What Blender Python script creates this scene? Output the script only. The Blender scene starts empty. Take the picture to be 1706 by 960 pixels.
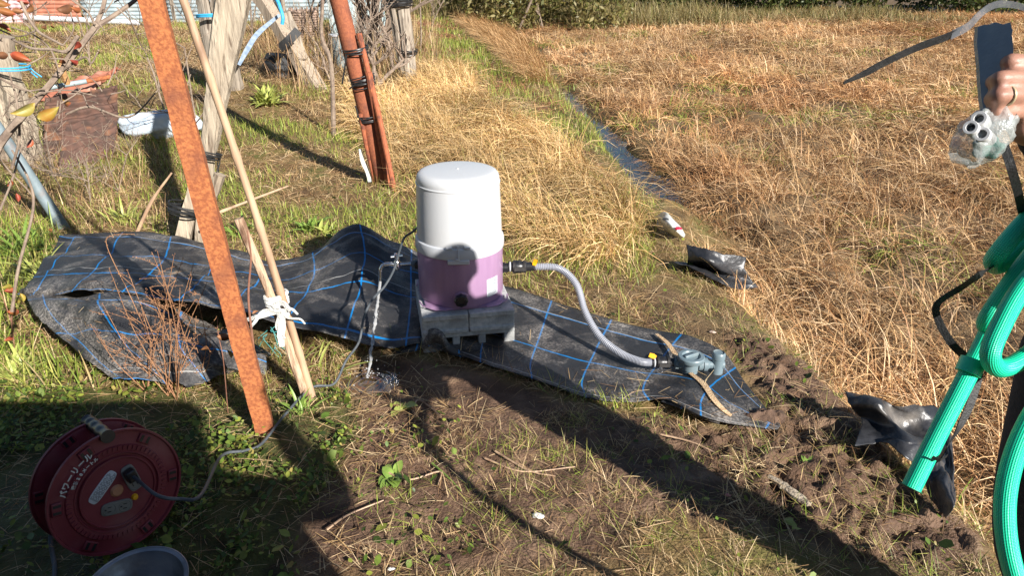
import bpy, bmesh, math, random
import numpy as np
from mathutils import Vector, Matrix
PI = math.pi
rad = math.radians
scene = bpy.context.scene
C = scene.collection
random.seed(7)
RNG = np.random.default_rng(11)

# ------------------------------------------------------------------ camera, world, sun
CAM_H, PITCH, FPX = 1.5, rad(24.5), 1200.0          # eye height, downward tilt, focal length in photo pixels (1706 wide)
cam_d = bpy.data.cameras.new('camera'); cam = bpy.data.objects.new('camera', cam_d); C.objects.link(cam)
cam.location = (0, 0, CAM_H); cam.rotation_euler = (PI/2 - PITCH, 0, 0)
cam_d.sensor_width = 36; cam_d.lens = 36*FPX/1706; cam_d.clip_start = .02; cam_d.clip_end = 400
scene.camera = cam
SUN_EL, SUN_AZ = rad(28.5), rad(140)                 # azimuth from +Y towards +X
world = bpy.data.worlds.new('World'); scene.world = world; world.use_nodes = True
wn = world.node_tree; bg = wn.nodes['Background']
sky = wn.nodes.new('ShaderNodeTexSky'); sky.sky_type = 'NISHITA'; sky.sun_disc = False
sky.sun_elevation = SUN_EL; sky.sun_rotation = SUN_AZ; sky.dust_density = .3; sky.ozone_density = 2.5; sky.air_density = 1.1
wn.links.new(sky.outputs[0], bg.inputs[0]); bg.inputs[1].default_value = .047
sun_d = bpy.data.lights.new('sun', 'SUN'); sun_d.energy = 4.9; sun_d.angle = rad(.53); sun_d.color = (1, .95, .885)
sun = bpy.data.objects.new('sun', sun_d); C.objects.link(sun)
sdir = Vector((math.sin(SUN_AZ)*math.cos(SUN_EL), math.cos(SUN_AZ)*math.cos(SUN_EL), math.sin(SUN_EL)))
sun.rotation_euler = sdir.to_track_quat('Z', 'Y').to_euler(); sun.location = sdir*30
scene.view_settings.view_transform = 'Standard'; scene.view_settings.look = 'None'
scene.view_settings.exposure = 1.0; scene.view_settings.gamma = 1
scene.render.engine = 'CYCLES'
scene.cycles.max_bounces = 6; scene.cycles.diffuse_bounces = 3; scene.cycles.glossy_bounces = 3
scene.cycles.transmission_bounces = 6; scene.cycles.transparent_max_bounces = 8
scene.cycles.caustics_reflective = False; scene.cycles.caustics_refractive = False
scene.cycles.use_denoising = True

# ------------------------------------------------------------------ noise and ground shape
def _hash(ix, iy, s):
    h = (ix.astype(np.int64)*374761393 + iy.astype(np.int64)*668265263 + s*1442695041) & 0xffffffff
    h = ((h ^ (h >> 13))*1274126177) & 0xffffffff
    return ((h ^ (h >> 16)) & 0xffff)/65535.0
def vnoise(x, y, s=0):
    x = np.asarray(x, float); y = np.asarray(y, float)
    ix = np.floor(x); iy = np.floor(y); fx = x-ix; fy = y-iy
    fx = fx*fx*(3-2*fx); fy = fy*fy*(3-2*fy)
    a = _hash(ix, iy, s); b = _hash(ix+1, iy, s); c = _hash(ix, iy+1, s); d = _hash(ix+1, iy+1, s)
    return (a*(1-fx)+b*fx)*(1-fy)+(c*(1-fx)+d*fx)*fy
def fbm(x, y, s=0, o=4):
    t = 0; a = .5; n = 0
    for k in range(o):
        t = t + a*vnoise(x, y, s+k*17); n += a; x = np.asarray(x)*2.03+3.1; y = np.asarray(y)*2.03+1.7; a *= .5
    return t/n                                           # 0..1
def ss(x, a, b):
    t = np.clip((np.asarray(x, float)-a)/(b-a), 0, 1); return t*t*(3-2*t)
# line that separates bank / mud (left) from the low field (right): x as function of y
_ey = np.array([-8, 1.3, 1.7, 2.35, 2.9, 3.5, 4.3, 5.2, 6.6, 8.5, 12.3, 17., 40.])
_ex = np.array([1.9, 1.42, 1.36, 1.27, 1.17, 1.08, 1.10, 1.12, 1.03, .88, .55, -.1, -3.4])
def edge(y): return np.interp(y, _ey, _ex)
def H(x, y, rough=True):
    x = np.asarray(x, float); y = np.asarray(y, float)
    d = x-edge(y)
    far = ss(y, 3.6, 4.6)
    field = -.20*ss(d, -.12, .25)*(1-far) + far*(-.15*ss(d, -.1, .3))
    wig = .12*(vnoise(y*1.7, y*0, 5)-.5)+.06*(vnoise(y*5, y*0+3, 6)-.5)
    ditch = ss(y, 4.75, 5.3)*(1-.5*ss(y, 9.5, 12.5))*(-.27*np.exp(-((d+wig)/(.16+.07*ss(-y, -7.5, -5.5)))**2))
    gard = .30*ss(y, 4.5, 8.5)*ss(-x, .9, 3.0)
    bank = .05*far*np.exp(-((d+1.0)/.6)**2)
    z = field+ditch+gard+bank+.05*(fbm(x*.7, y*.7, 3, 3)-.5)*ss(np.hypot(x, y-2.8), 1.0, 4)
    z = z + .03*(fbm(x*.5+9, y*.5, 8, 2)-.5)*ss(d, .3, 1.5)
    return z
def h1(x, y): return float(H(np.array([x]), np.array([y]))[0])
CT, ST = math.cos(PITCH), math.sin(PITCH)
def ray(u, v):
    a = (u-853)/FPX; b = (480-v)/FPX
    return Vector((a, CT+b*ST, -ST+b*CT))
def K(u, v, k): return Vector((0, 0, CAM_H))+ray(u, v)*k     # depth k metres in front of the eye
def L(u, v, y): r = ray(u, v); return K(u, v, y/r.y)          # at forward distance y
def P(u, v, z=0.0): r = ray(u, v); return K(u, v, (z-CAM_H)/r.z)
def G(u, v, dz=0.0):                                          # on the ground
    p = P(u, v, 0)
    for _ in range(12): p = P(u, v, h1(p.x, p.y)+dz)
    return p
def inpoly(x, y, poly):
    inside = np.zeros(x.shape, bool); n = len(poly)
    for i in range(n):
        x1, y1 = poly[i]; x2, y2 = poly[(i+1) % n]
        if y1 == y2: continue
        c = ((y1 > y) != (y2 > y)) & (x < (x2-x1)*(y-y1)/(y2-y1)+x1)
        inside ^= c
    return inside
def gpoly(px): return [tuple(G(u, v).xy) for u, v in px]

# ------------------------------------------------------------------ materials
def nd(nt, t, **kw):
    n = nt.nodes.new(t)
    for k, v in kw.items():
        if k in n.inputs: n.inputs[k].default_value = v
        else: setattr(n, k, v)
    return n
def pmat(name, c1, c2=None, scale=8, rough=.6, metal=0, bump=.0, bscale=None, detail=6, contrast=(.35, .65), spec=.5,
         c3=None, s3=None, k3=(.55, .7), stretch=None, coords='Object', trans=0, rough2=None, sheen=0, coat=0, alpha=1, dist=.02):
    m = bpy.data.materials.new(name); m.use_nodes = True; nt = m.node_tree; b = nt.nodes['Principled BSDF']
    lk = nt.links.new
    b.inputs['Roughness'].default_value = rough; b.inputs['Metallic'].default_value = metal
    b.inputs['Specular IOR Level'].default_value = spec
    if coat: b.inputs['Coat Weight'].default_value = coat; b.inputs['Coat Roughness'].default_value = .08
    if trans: b.inputs['Transmission Weight'].default_value = trans
    if sheen: b.inputs['Sheen Weight'].default_value = sheen
    tc = nd(nt, 'ShaderNodeTexCoord'); mp = nd(nt, 'ShaderNodeMapping')
    lk(tc.outputs[coords], mp.inputs[0])
    if stretch: mp.inputs['Scale'].default_value = stretch
    c1 = tuple(c1)+(1,); c2 = tuple(c2)+(1,) if c2 else c1
    n1 = nd(nt, 'ShaderNodeTexNoise', Scale=scale, Detail=detail); lk(mp.outputs[0], n1.inputs[0])
    r = nd(nt, 'ShaderNodeValToRGB'); lk(n1.outputs[0], r.inputs[0])
    r.color_ramp.elements[0].position = contrast[0]; r.color_ramp.elements[1].position = contrast[1]
    r.color_ramp.elements[0].color = c1; r.color_ramp.elements[1].color = c2
    col = r.outputs[0]
    if c3:
        n3 = nd(nt, 'ShaderNodeTexNoise', Scale=s3 or scale*.3, Detail=8); lk(mp.outputs[0], n3.inputs[0])
        r3 = nd(nt, 'ShaderNodeMapRange'); lk(n3.outputs[0], r3.inputs[0]); r3.inputs[1].default_value = k3[0]; r3.inputs[2].default_value = k3[1]
        mx = nd(nt, 'ShaderNodeMix', data_type='RGBA'); lk(r3.outputs[0], mx.inputs[0]); lk(col, mx.inputs[6]); mx.inputs[7].default_value = tuple(c3)+(1,)
        col = mx.outputs[2]
    lk(col, b.inputs['Base Color'])
    if rough2 is not None:
        rr = nd(nt, 'ShaderNodeMapRange'); lk(n1.outputs[0], rr.inputs[0]); rr.inputs[1].default_value = contrast[0]; rr.inputs[2].default_value = contrast[1]
        rr.inputs[3].default_value = rough; rr.inputs[4].default_value = rough2; lk(rr.outputs[0], b.inputs['Roughness'])
    if bump:
        nb = nd(nt, 'ShaderNodeTexNoise', Scale=bscale or scale*3, Detail=5); lk(mp.outputs[0], nb.inputs[0])
        bp = nd(nt, 'ShaderNodeBump', Strength=bump, Distance=dist); lk(nb.outputs[0], bp.inputs['Height']); lk(bp.outputs[0], b.inputs['Normal'])
    return m
def blade_mat(name, rough=.55, translucent=.35):
    m = bpy.data.materials.new(name); m.use_nodes = True; nt = m.node_tree; lk = nt.links.new
    b = nt.nodes['Principled BSDF']; out = nt.nodes['Material Output']
    at = nd(nt, 'ShaderNodeAttribute', attribute_name='col')
    tc = nd(nt, 'ShaderNodeTexCoord'); n = nd(nt, 'ShaderNodeTexNoise', Scale=60, Detail=2); lk(tc.outputs['Object'], n.inputs[0])
    mr = nd(nt, 'ShaderNodeMapRange'); lk(n.outputs[0], mr.inputs[0]); mr.inputs[1].default_value = .3; mr.inputs[2].default_value = .7; mr.inputs[3].default_value = .8; mr.inputs[4].default_value = 1.2
    mul = nd(nt, 'ShaderNodeMix', data_type='RGBA', blend_type='MULTIPLY'); mul.inputs[0].default_value = 1
    lk(at.outputs['Color'], mul.inputs[6]); lk(mr.outputs[0], mul.inputs[7])
    lk(mul.outputs[2], b.inputs['Base Color']); b.inputs['Roughness'].default_value = rough; b.inputs['Specular IOR Level'].default_value = .35
    tr = nd(nt, 'ShaderNodeBsdfTranslucent'); lk(mul.outputs[2], tr.inputs[0])
    mx = nd(nt, 'ShaderNodeMixShader'); mx.inputs[0].default_value = translucent
    lk(b.outputs[0], mx.inputs[1]); lk(tr.outputs[0], mx.inputs[2]); lk(mx.outputs[0], out.inputs[0])
    return m
def glass_mat(name, col=(1, 1, 1), rough=.05, ior=1.33, trans=1.0):
    m = bpy.data.materials.new(name); m.use_nodes = True; b = m.node_tree.nodes['Principled BSDF']
    b.inputs['Base Color'].default_value = tuple(col)+(1,); b.inputs['Roughness'].default_value = rough
    b.inputs['IOR'].default_value = ior; b.inputs['Transmission Weight'].default_value = trans
    return m

# ------------------------------------------------------------------ object helpers
def tag(o, label=None, cat=None, group=None, kind=None):
    if label: o['label'] = label
    if cat: o['category'] = cat
    if group: o['group'] = group
    if kind: o['kind'] = kind
    return o
def empty(name, loc, label=None, cat=None, group=None, rz=0):
    o = bpy.data.objects.new(name, None); C.objects.link(o); o.location = loc; o.rotation_euler.z = rz
    o.empty_display_size = .1
    return tag(o, label, cat, group)
def spline(pts, n=8):
    pts = [Vector(p) for p in pts]
    if len(pts) < 3: return [pts[0].lerp(pts[-1], i/n) for i in range(n+1)]
    q = [pts[0]*2-pts[1]]+pts+[pts[-1]*2-pts[-2]]; out = []
    for i in range(1, len(q)-2):
        a, b, c, d = q[i-1], q[i], q[i+1], q[i+2]
        for k in range(n):
            t = k/n
            out.append(.5*((2*b)+(c-a)*t+(2*a-5*b+4*c-d)*t*t+(3*b-a-3*c+d)*t**3))
    out.append(pts[-1]); return out
class MB:
    def __init__(s): s.v = []; s.f = []; s.uv = None
    def add(s, vs, fs, M=None):
        o = len(s.v); s.v += [(M @ Vector(v)) if M is not None else Vector(v) for v in vs]; s.f += [tuple(i+o for i in f) for f in fs]; return s
    def box(s, c, size, M=None, R=None):
        c = Vector(c); hx, hy, hz = [a/2 for a in size]
        vs = [Vector((x, y, z)) for z in (-hz, hz) for x, y in ((-hx, -hy), (hx, -hy), (hx, hy), (-hx, hy))]
        if R is not None: vs = [R @ v for v in vs]
        return s.add([c+v for v in vs], [(3, 2, 1, 0), (4, 5, 6, 7), (0, 1, 5, 4), (1, 2, 6, 5), (2, 3, 7, 6), (3, 0, 4, 7)], M)
    def tube(s, pts, r, seg=8, cap=True, M=None, jit=0, flat=1, aspect=None, noise=None):
        pts = [Vector(p) for p in pts]; n = len(pts)
        rs = r if hasattr(r, '__len__') else [r]*n
        if len(rs) != n: rs = list(np.interp(np.linspace(0, 1, n), np.linspace(0, 1, len(rs)), rs))
        t0 = (pts[1]-pts[0]).normalized(); up = Vector((0, 0, 1)) if abs(t0.z) < .9 else Vector((0, 1, 0))
        nrm = t0.cross(up).normalized(); vs = []; fs = []
        for i, p in enumerate(pts):
            t = (pts[min(i+1, n-1)]-pts[max(i-1, 0)])
            t = t.normalized() if t.length > 1e-9 else t0
            nrm = (nrm-t*nrm.dot(t)); nrm = nrm.normalized() if nrm.length > 1e-6 else t.orthogonal().normalized()
            b = t.cross(nrm)
            for k in range(seg):
                a = 2*PI*k/seg; rr = rs[i]*(1+(random.uniform(-jit, jit) if jit else 0))
                if noise: rr *= noise(a, i/(n-1))
                vs.append(p+nrm*(math.cos(a)*rr)+b*(math.sin(a)*rr*flat))
        for i in range(n-1):
            for k in range(seg):
                k2 = (k+1) % seg; fs.append((i*seg+k, i*seg+k2, (i+1)*seg+k2, (i+1)*seg+k))
        if cap: fs += [tuple(reversed(range(seg))), tuple((n-1)*seg+k for k in range(seg))]
        return s.add(vs, fs, M)
    def lathe(s, prof, seg=48, M=None, cap=False, sq=None):
        vs = []; fs = []; n = len(prof)
        for (r, z) in prof:
            for k in range(seg):
                a = 2*PI*k/seg; q = sq(a) if sq else 1
                vs.append((r*q*math.cos(a), r*q*math.sin(a), z))
        for i in range(n-1):
            for k in range(seg):
                k2 = (k+1) % seg; fs.append((i*seg+k, i*seg+k2, (i+1)*seg+k2, (i+1)*seg+k))
        if cap: fs += [tuple(reversed(range(seg))), tuple((n-1)*seg+k for k in range(seg))]
        return s.add(vs, fs, M)
    def ribbon(s, pts, w, M=None, side=None, thick=.0015):
        pts = [Vector(p) for p in pts]; vs = []; fs = []; n = len(pts)
        ws = w if hasattr(w, '__len__') else [w]*n
        if len(ws) != n: ws = list(np.interp(np.linspace(0, 1, n), np.linspace(0, 1, len(ws)), ws))
        for i, p in enumerate(pts):
            t = (pts[min(i+1, n-1)]-pts[max(i-1, 0)]).normalized()
            sd = side[i] if isinstance(side, list) else side
            b = t.cross(Vector(sd)); b.normalize(); nn = b.cross(t).normalized()
            for q, z in ((-1, -1), (1, -1), (1, 1), (-1, 1)): vs.append(p+b*(q*ws[i]/2)+nn*(z*thick/2))
        for i in range(n-1):
            for k in range(4):
                k2 = (k+1) % 4; fs.append((i*4+k, i*4+k2, (i+1)*4+k2, (i+1)*4+k))
        fs += [(3, 2, 1, 0), tuple((n-1)*4+k for k in range(4))]
        return s.add(vs, fs, M)
    def build(s, name, m, parent=None, smooth=True, bevel=0, loc=None, angle=35, world=True):
        me = bpy.data.meshes.new(name); me.from_pydata([tuple(v) for v in s.v], [], s.f)
        me.materials.append(m); o = bpy.data.objects.new(name, me); C.objects.link(o)
        bm = bmesh.new(); bm.from_mesh(me); bmesh.ops.recalc_face_normals(bm, faces=bm.faces); bm.to_mesh(me); bm.free()
        if smooth:
            me.polygons.foreach_set('use_smooth', [True]*len(me.polygons)); me.set_sharp_from_angle(angle=rad(angle))
        if loc is not None: o.location = loc
        if parent is not None:
            o.parent = parent
            if world and loc is None:                    # vertices given in world coordinates
                o.matrix_parent_inverse = parent_world(parent).inverted()
        elif loc is None and s.v:                        # a thing of one mesh: origin at its base
            c = Vector((sum(v.x for v in s.v)/len(s.v), sum(v.y for v in s.v)/len(s.v), min(v.z for v in s.v)))
            me.transform(Matrix.Translation(-c)); o.location = c
        if bevel:
            b = o.modifiers.new('bevel', 'BEVEL'); b.width = bevel; b.segments = 2; b.limit_method = 'ANGLE'; b.angle_limit = rad(40)
        return o
def parent_world(p):
    M = Matrix.LocRotScale(p.location, p.rotation_euler, p.scale)
    return parent_world(p.parent) @ p.matrix_parent_inverse @ M if p.parent else M
def copy_tree(o, parent=None):
    c = o.copy(); C.objects.link(c); c.parent = parent
    for ch in [x for x in bpy.data.objects if x.parent == o]: copy_tree(ch, c)
    return c
def np_mesh(name, V, F, col=None, m=None, uv=None, smooth=False):
    me = bpy.data.meshes.new(name); n = len(V); k = F.shape[1]
    me.vertices.add(n); me.vertices.foreach_set('co', np.ascontiguousarray(V, np.float32).ravel())
    me.loops.add(F.size); me.loops.foreach_set('vertex_index', np.ascontiguousarray(F, np.int32).ravel())
    me.polygons.add(len(F)); me.polygons.foreach_set('loop_start', np.arange(0, F.size, k, dtype=np.int32))
    me.update(calc_edges=True)
    if smooth: me.polygons.foreach_set('use_smooth', np.ones(len(F), bool))
    if col is not None:
        a = me.color_attributes.new('col', 'FLOAT_COLOR', 'POINT')
        cc = np.ones((n, 4), np.float32); cc[:, :3] = col; a.data.foreach_set('color', cc.ravel())
    if uv is not None:
        l = me.uv_layers.new(name='UVMap'); l.data.foreach_set('uv', np.ascontiguousarray(uv[F.ravel()], np.float32).ravel())
    if m: me.materials.append(m)
    me.validate()
    o = bpy.data.objects.new(name, me); C.objects.link(o); return o
def blades(name, x, y, z, ln, w, az, t0, t1, col, m, rows=4, tip=.12, face=None):
    """thin curved blades: base points, length, width, heading, tilt at the root and at the tip"""
    n = len(x); s = np.linspace(0, 1, rows+1)
    dx, dy = np.cos(az), np.sin(az)
    px, py, pz = x.copy(), y.copy(), z.copy(); V = np.zeros((n, rows+1, 2, 3), np.float32)
    tw = RNG.uniform(0, PI, n) if face is None else face
    sx = -np.sin(az)*np.cos(tw)+np.cos(az)*np.sin(tw)*.5; sy = np.cos(az)*np.cos(tw)+np.sin(az)*np.sin(tw)*.5; sz = np.sin(tw)*.5
    q = np.sqrt(sx*sx+sy*sy+sz*sz)+1e-6; sx /= q; sy /= q; sz /= q
    for i in range(rows+1):
        ww = w*(1-(1-tip)*s[i]**1.5)/2*(.7 if i == 0 else 1)
        V[:, i, 0] = np.stack([px-sx*ww, py-sy*ww, pz-sz*ww], 1); V[:, i, 1] = np.stack([px+sx*ww, py+sy*ww, pz+sz*ww], 1)
        t = t0+(t1-t0)*min(1, (s[i]+.5/rows)); st = ln/rows
        px = px+dx*np.sin(t)*st; py = py+dy*np.sin(t)*st; pz = pz+np.cos(t)*st
    base = (np.arange(n)*(rows+1)*2)[:, None]
    F = np.concatenate([base+np.array([[2*i, 2*i+1, 2*i+3, 2*i+2]]) for i in range(rows)], 0)
    cc = np.repeat(col, (rows+1)*2, axis=0)
    return np_mesh(name, V.reshape(-1, 3), F, cc, m)
# ------------------------------------------------------------------ ground zones (traced on the real ground)
Z_mud = gpoly([(690, 600), (770, 612), (860, 640), (950, 672), (1050, 690), (1180, 708), (1300, 720), (1290, 680), (1225, 600), (1200, 560),
               (1280, 560), (1330, 600), (1400, 640), (1470, 740), (1560, 850), (1640, 900), (1640, 960), (1500, 960), (1300, 900), (1100, 860), (960, 960), (600, 960),
               (480, 960), (500, 860), (560, 790), (600, 720), (580, 640), (590, 600)])
Z_bare = gpoly([(870, 440), (960, 450), (1080, 470), (1180, 500), (1290, 560), (1200, 575), (1100, 550), (1000, 540), (900, 520), (860, 500)])
Z_tall = gpoly([(655, 175), (700, 130), (760, 110), (850, 200), (960, 265), (1030, 320), (1075, 370), (1060, 430), (990, 440), (900, 420), (850, 400),
                (845, 330), (760, 300), (690, 330), (640, 260), (560, 190), (600, 150)])
Z_strip2 = gpoly([(740, 12), (790, 14), (850, 50), (900, 100), (935, 160), (880, 140), (830, 90), (780, 50)])
Z_green = gpoly([(690, 20), (740, 18), (800, 80), (900, 160), (1000, 230), (1080, 300), (1110, 345), (1060, 350), (960, 262), (850, 195), (760, 105), (700, 100)])
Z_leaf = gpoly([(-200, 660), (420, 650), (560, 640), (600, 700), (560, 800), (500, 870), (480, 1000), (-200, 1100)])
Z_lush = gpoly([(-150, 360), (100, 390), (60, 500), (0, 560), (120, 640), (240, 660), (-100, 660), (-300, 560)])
Z_mats = [gpoly([(700, 455), (848, 482), (1010, 533), (1110, 553), (1205, 592), (1245, 645), (1298, 713), (1205, 702), (1105, 668), (1050, 672), (985, 665), (835, 614), (755, 588), (690, 570)]),
          gpoly([(110, 400), (300, 412), (450, 452), (590, 400), (700, 430), (700, 575), (600, 572), (545, 560), (450, 590), (430, 615), (380, 612), (320, 632), (215, 630), (50, 505)])]
def under_mat(x, y): return inpoly(x, y, Z_mats[0]) | inpoly(x, y, Z_mats[1]) | (((x-front_x)**2+(y-2.86)**2) < .2**2)
front_x = -.19

# ------------------------------------------------------------------ ground sheet
def axis(lo, hi, dlo, dhi, fine, g=1.09, mx=2.5):
    a = list(np.arange(dlo, dhi, fine)); s = fine; p = dhi
    while p < hi: a.append(p); s = min(s*g, mx); p += s
    a.append(hi); b = []; s = fine; p = dlo
    while p > lo: s = min(s*g, mx); p -= s; b.append(p)
    return np.array(sorted(b)+a)
gx = axis(-70, 80, -2.2, 2.1, .014); gy = axis(-30, 140, 1.3, 4.6, .014)
X, Y = np.meshgrid(gx, gy); xf, yf = X.ravel(), Y.ravel(); Zf = H(xf, yf)
mud = inpoly(xf, yf, Z_mud); bare_w = inpoly(xf, yf, Z_bare)*.55
def blur(a, shape, it=6):
    a = a.reshape(shape).astype(float)
    for _ in range(it):
        a[1:-1, 1:-1] = (a[1:-1, 1:-1]*2+a[:-2, 1:-1]+a[2:, 1:-1]+a[1:-1, :-2]+a[1:-1, 2:])/6
    return a.ravel()
mudw = blur(mud, X.shape, 10)
near = (1-ss(np.hypot(xf, yf-2.8), 3, 7))
clod = np.abs(fbm(xf*9, yf*9, 21, 5)-.5)*2
clod2 = fbm(xf*26, yf*26, 40, 4)-.5
dx_ = xf-edge(yf)
dig = np.exp(-((dx_+.35)/.42)**2)*(1-ss(yf, 2.9, 3.5))*ss(yf, 1.2, 1.6)      # churned strip along the drop to the field
Zf = Zf + near*(.012*(fbm(xf*5, yf*5, 2, 4)-.5) + mudw*(.05*(fbm(xf*4.3, yf*4.3, 22, 3)-.5)*(.3+dig)+.012*(.35-clod)*(.3+dig)+.05*clod2*(.35+dig)+.03*(fbm(xf*48, yf*48, 90, 3)-.5)*(.4+dig)) + .012*clod2)
Zf = Zf - .006*ss(xf, 0, .3)*0
thatch = ss(dx_, .25, .5); Zf = Zf+thatch*(.10*(fbm(xf*1.3, yf*1.3, 61, 2)-.45)+.22*(fbm(xf*3.4, yf*3.4, 62, 2)-.5))*(1-ss(np.hypot(xf, yf), 18, 30))
Zf = Zf+ss(yf, 4.3, 4.9)*np.exp(-(dx_/.3)**2)*.13*(fbm(xf*7, yf*5, 63, 3)-.47)
# trench where the water lands and around the mat
pc = P(615, 632, 0)
Zf -= .045*np.exp(-(((xf-pc.x)/.13)**2+((yf-pc.y)/.11)**2))
V = np.stack([xf, yf, Zf], 1); ny, nx = X.shape
ii = (np.arange(ny-1)[:, None]*nx+np.arange(nx-1)[None]).ravel()
F = np.stack([ii, ii+1, ii+nx+1, ii+nx], 1)
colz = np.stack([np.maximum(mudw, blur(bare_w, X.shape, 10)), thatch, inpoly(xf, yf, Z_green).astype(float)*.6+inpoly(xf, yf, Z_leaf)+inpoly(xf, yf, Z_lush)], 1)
gm = bpy.data.materials.new('soil_and_thatch'); gm.use_nodes = True; nt = gm.node_tree; lk = nt.links.new; b = nt.nodes['Principled BSDF']
at = nd(nt, 'ShaderNodeAttribute', attribute_name='col'); sp = nd(nt, 'ShaderNodeSeparateColor'); lk(at.outputs['Color'], sp.inputs[0])
tc = nd(nt, 'ShaderNodeTexCoord')
def nz(s, d=6): n = nd(nt, 'ShaderNodeTexNoise', Scale=s, Detail=d); lk(tc.outputs['Object'], n.inputs[0]); return n
def ramp(n, stops):
    r = nd(nt, 'ShaderNodeValToRGB'); lk(n.outputs[0], r.inputs[0]); e = r.color_ramp.elements
    e[0].position, e[0].color = stops[0][0], stops[0][1]+(1,); e[1].position, e[1].color = stops[-1][0], stops[-1][1]+(1,)
    for p_, c_ in stops[1:-1]: q = e.new(p_); q.color = c_+(1,)
    return r
soil = ramp(nz(5, 10), [(.3, (.05, .028, .018)), (.5, (.125, .073, .045)), (.62, (.20, .125, .078)), (.75, (.08, .047, .03))])
garden = ramp(nz(5, 10), [(.3, (.10, .06, .028)), (.5, (.20, .135, .055)), (.7, (.12, .125, .03))])
straw = ramp(nz(9, 10), [(.3, (.07, .045, .024)), (.55, (.19, .125, .065)), (.75, (.12, .08, .04))])
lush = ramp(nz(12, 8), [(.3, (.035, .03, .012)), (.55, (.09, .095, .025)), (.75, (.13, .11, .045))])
def mixc(f, a, c):
    mx = nd(nt, 'ShaderNodeMix', data_type='RGBA'); lk(f, mx.inputs[0]); lk(a, mx.inputs[6]); lk(c, mx.inputs[7]); return mx.outputs[2]
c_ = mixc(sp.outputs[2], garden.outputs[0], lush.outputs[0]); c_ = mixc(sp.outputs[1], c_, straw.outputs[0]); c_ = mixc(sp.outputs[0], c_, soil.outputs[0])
lk(c_, b.inputs['Base Color'])
wet = nz(1.6, 4); wr = nd(nt, 'ShaderNodeMapRange'); lk(wet.outputs[0], wr.inputs[0]); wr.inputs[1].default_value = .42; wr.inputs[2].default_value = .6; wr.inputs[3].default_value = .5; wr.inputs[4].default_value = .95
lk(wr.outputs[0], b.inputs['Roughness']); b.inputs['Specular IOR Level'].default_value = .35
nb = nz(110, 6); bp = nd(nt, 'ShaderNodeBump', Strength=.8, Distance=.012); lk(nb.outputs[0], bp.inputs['Height']); lk(bp.outputs[0], b.inputs['Normal'])
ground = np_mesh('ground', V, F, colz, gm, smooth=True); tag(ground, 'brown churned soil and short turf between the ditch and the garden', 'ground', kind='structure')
def GZ(x, y):                                     # height of the modelled ground sheet (nearest grid sample, bilinear)
    x = np.asarray(x, float); y = np.asarray(y, float)
    i = np.clip(np.searchsorted(gx, x)-1, 0, nx-2); j = np.clip(np.searchsorted(gy, y)-1, 0, ny-2)
    fx = (x-gx[i])/(gx[i+1]-gx[i]); fy = (y-gy[j])/(gy[j+1]-gy[j]); Zg = Zf.reshape(ny, nx)
    return (Zg[j, i]*(1-fx)+Zg[j, i+1]*fx)*(1-fy)+(Zg[j+1, i]*(1-fx)+Zg[j+1, i+1]*fx)*fy
def gz(x, y): return float(GZ([x], [y])[0])

# ditch water
wy = np.linspace(4.9, 13, 60); vs = []; WZ = -.208
for y_ in wy:
    for s_ in (-.3, .3): vs.append((float(edge(y_))+s_, y_, WZ))
wm = bpy.data.materials.new('ditch_water'); wm.use_nodes = True; b = wm.node_tree.nodes['Principled BSDF']; nt = wm.node_tree
b.inputs['Base Color'].default_value = (.012, .012, .01, 1); b.inputs['Roughness'].default_value = .015; b.inputs['IOR'].default_value = 2.0
b.inputs['Specular IOR Level'].default_value = .9
tc = nd(nt, 'ShaderNodeTexCoord'); n_ = nd(nt, 'ShaderNodeTexNoise', Scale=9, Detail=3); nt.links.new(tc.outputs['Object'], n_.inputs[0])
bp = nd(nt, 'ShaderNodeBump', Strength=.12, Distance=.02); nt.links.new(n_.outputs[0], bp.inputs['Height']); nt.links.new(bp.outputs[0], b.inputs['Normal'])
w_ = MB().add(vs, [(2*i, 2*i+1, 2*i+3, 2*i+2) for i in range(len(wy)-1)]).build('water', wm); tag(w_, 'narrow ditch of dark water reflecting blue sky', 'water', kind='structure')

# ------------------------------------------------------------------ grasses
M_dry = blade_mat('dry_grass_blades', .5, .16); M_grn = blade_mat('green_leaf_blades', .45, .25)
PAL_DRY = np.array([[.60, .41, .21], [.52, .325, .155], [.69, .50, .28], [.40, .23, .105], [.34, .18, .08], [.56, .38, .18], [.22, .12, .06], [.74, .56, .35]])
PAL_DRY = PAL_DRY*np.array([1.01, .955, .91])
PAL_TALL = np.array([[.68, .47, .22], [.60, .38, .16], [.78, .57, .30], [.48, .29, .11], [.38, .32, .09], [.64, .41, .19]])
PAL_GRN = np.array([[.22, .30, .045], [.32, .38, .065], [.10, .145, .025], [.40, .39, .10], [.46, .34, .15], [.52, .39, .20]])
PAL_STRAW = np.array([[.60, .43, .23], [.42, .26, .13], [.66, .50, .29], [.27, .155, .08], [.38, .25, .11], [.16, .09, .045]])
PAL_LEAF = np.array([[.09, .15, .025], [.15, .21, .035], [.26, .29, .05], [.055, .09, .018], [.30, .24, .07]])
def pick(pal, n, wts=None, x=None, y=None, sc=1.2, s=0, var=.22):
    idx = RNG.choice(len(pal), n, p=None if wts is None else np.array(wts)/sum(wts)); c = pal[idx]*RNG.uniform(1-var, 1+var, (n, 1))
    if x is not None: c = c*(.50+1.0*fbm(x*sc, y*sc, s, 4))[:, None]
    return c
def wedge(n, r0, r1, a0, a1, p=.3):
    r = (r0**(1+p)+RNG.random(n)*(r1**(1+p)-r0**(1+p)))**(1/(1+p)); a = RNG.uniform(rad(a0), rad(a1), n)
    return r*np.sin(a), r*np.cos(a), r
def lod(r, base): return base*np.maximum(1, r/4.2)**.75
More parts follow.
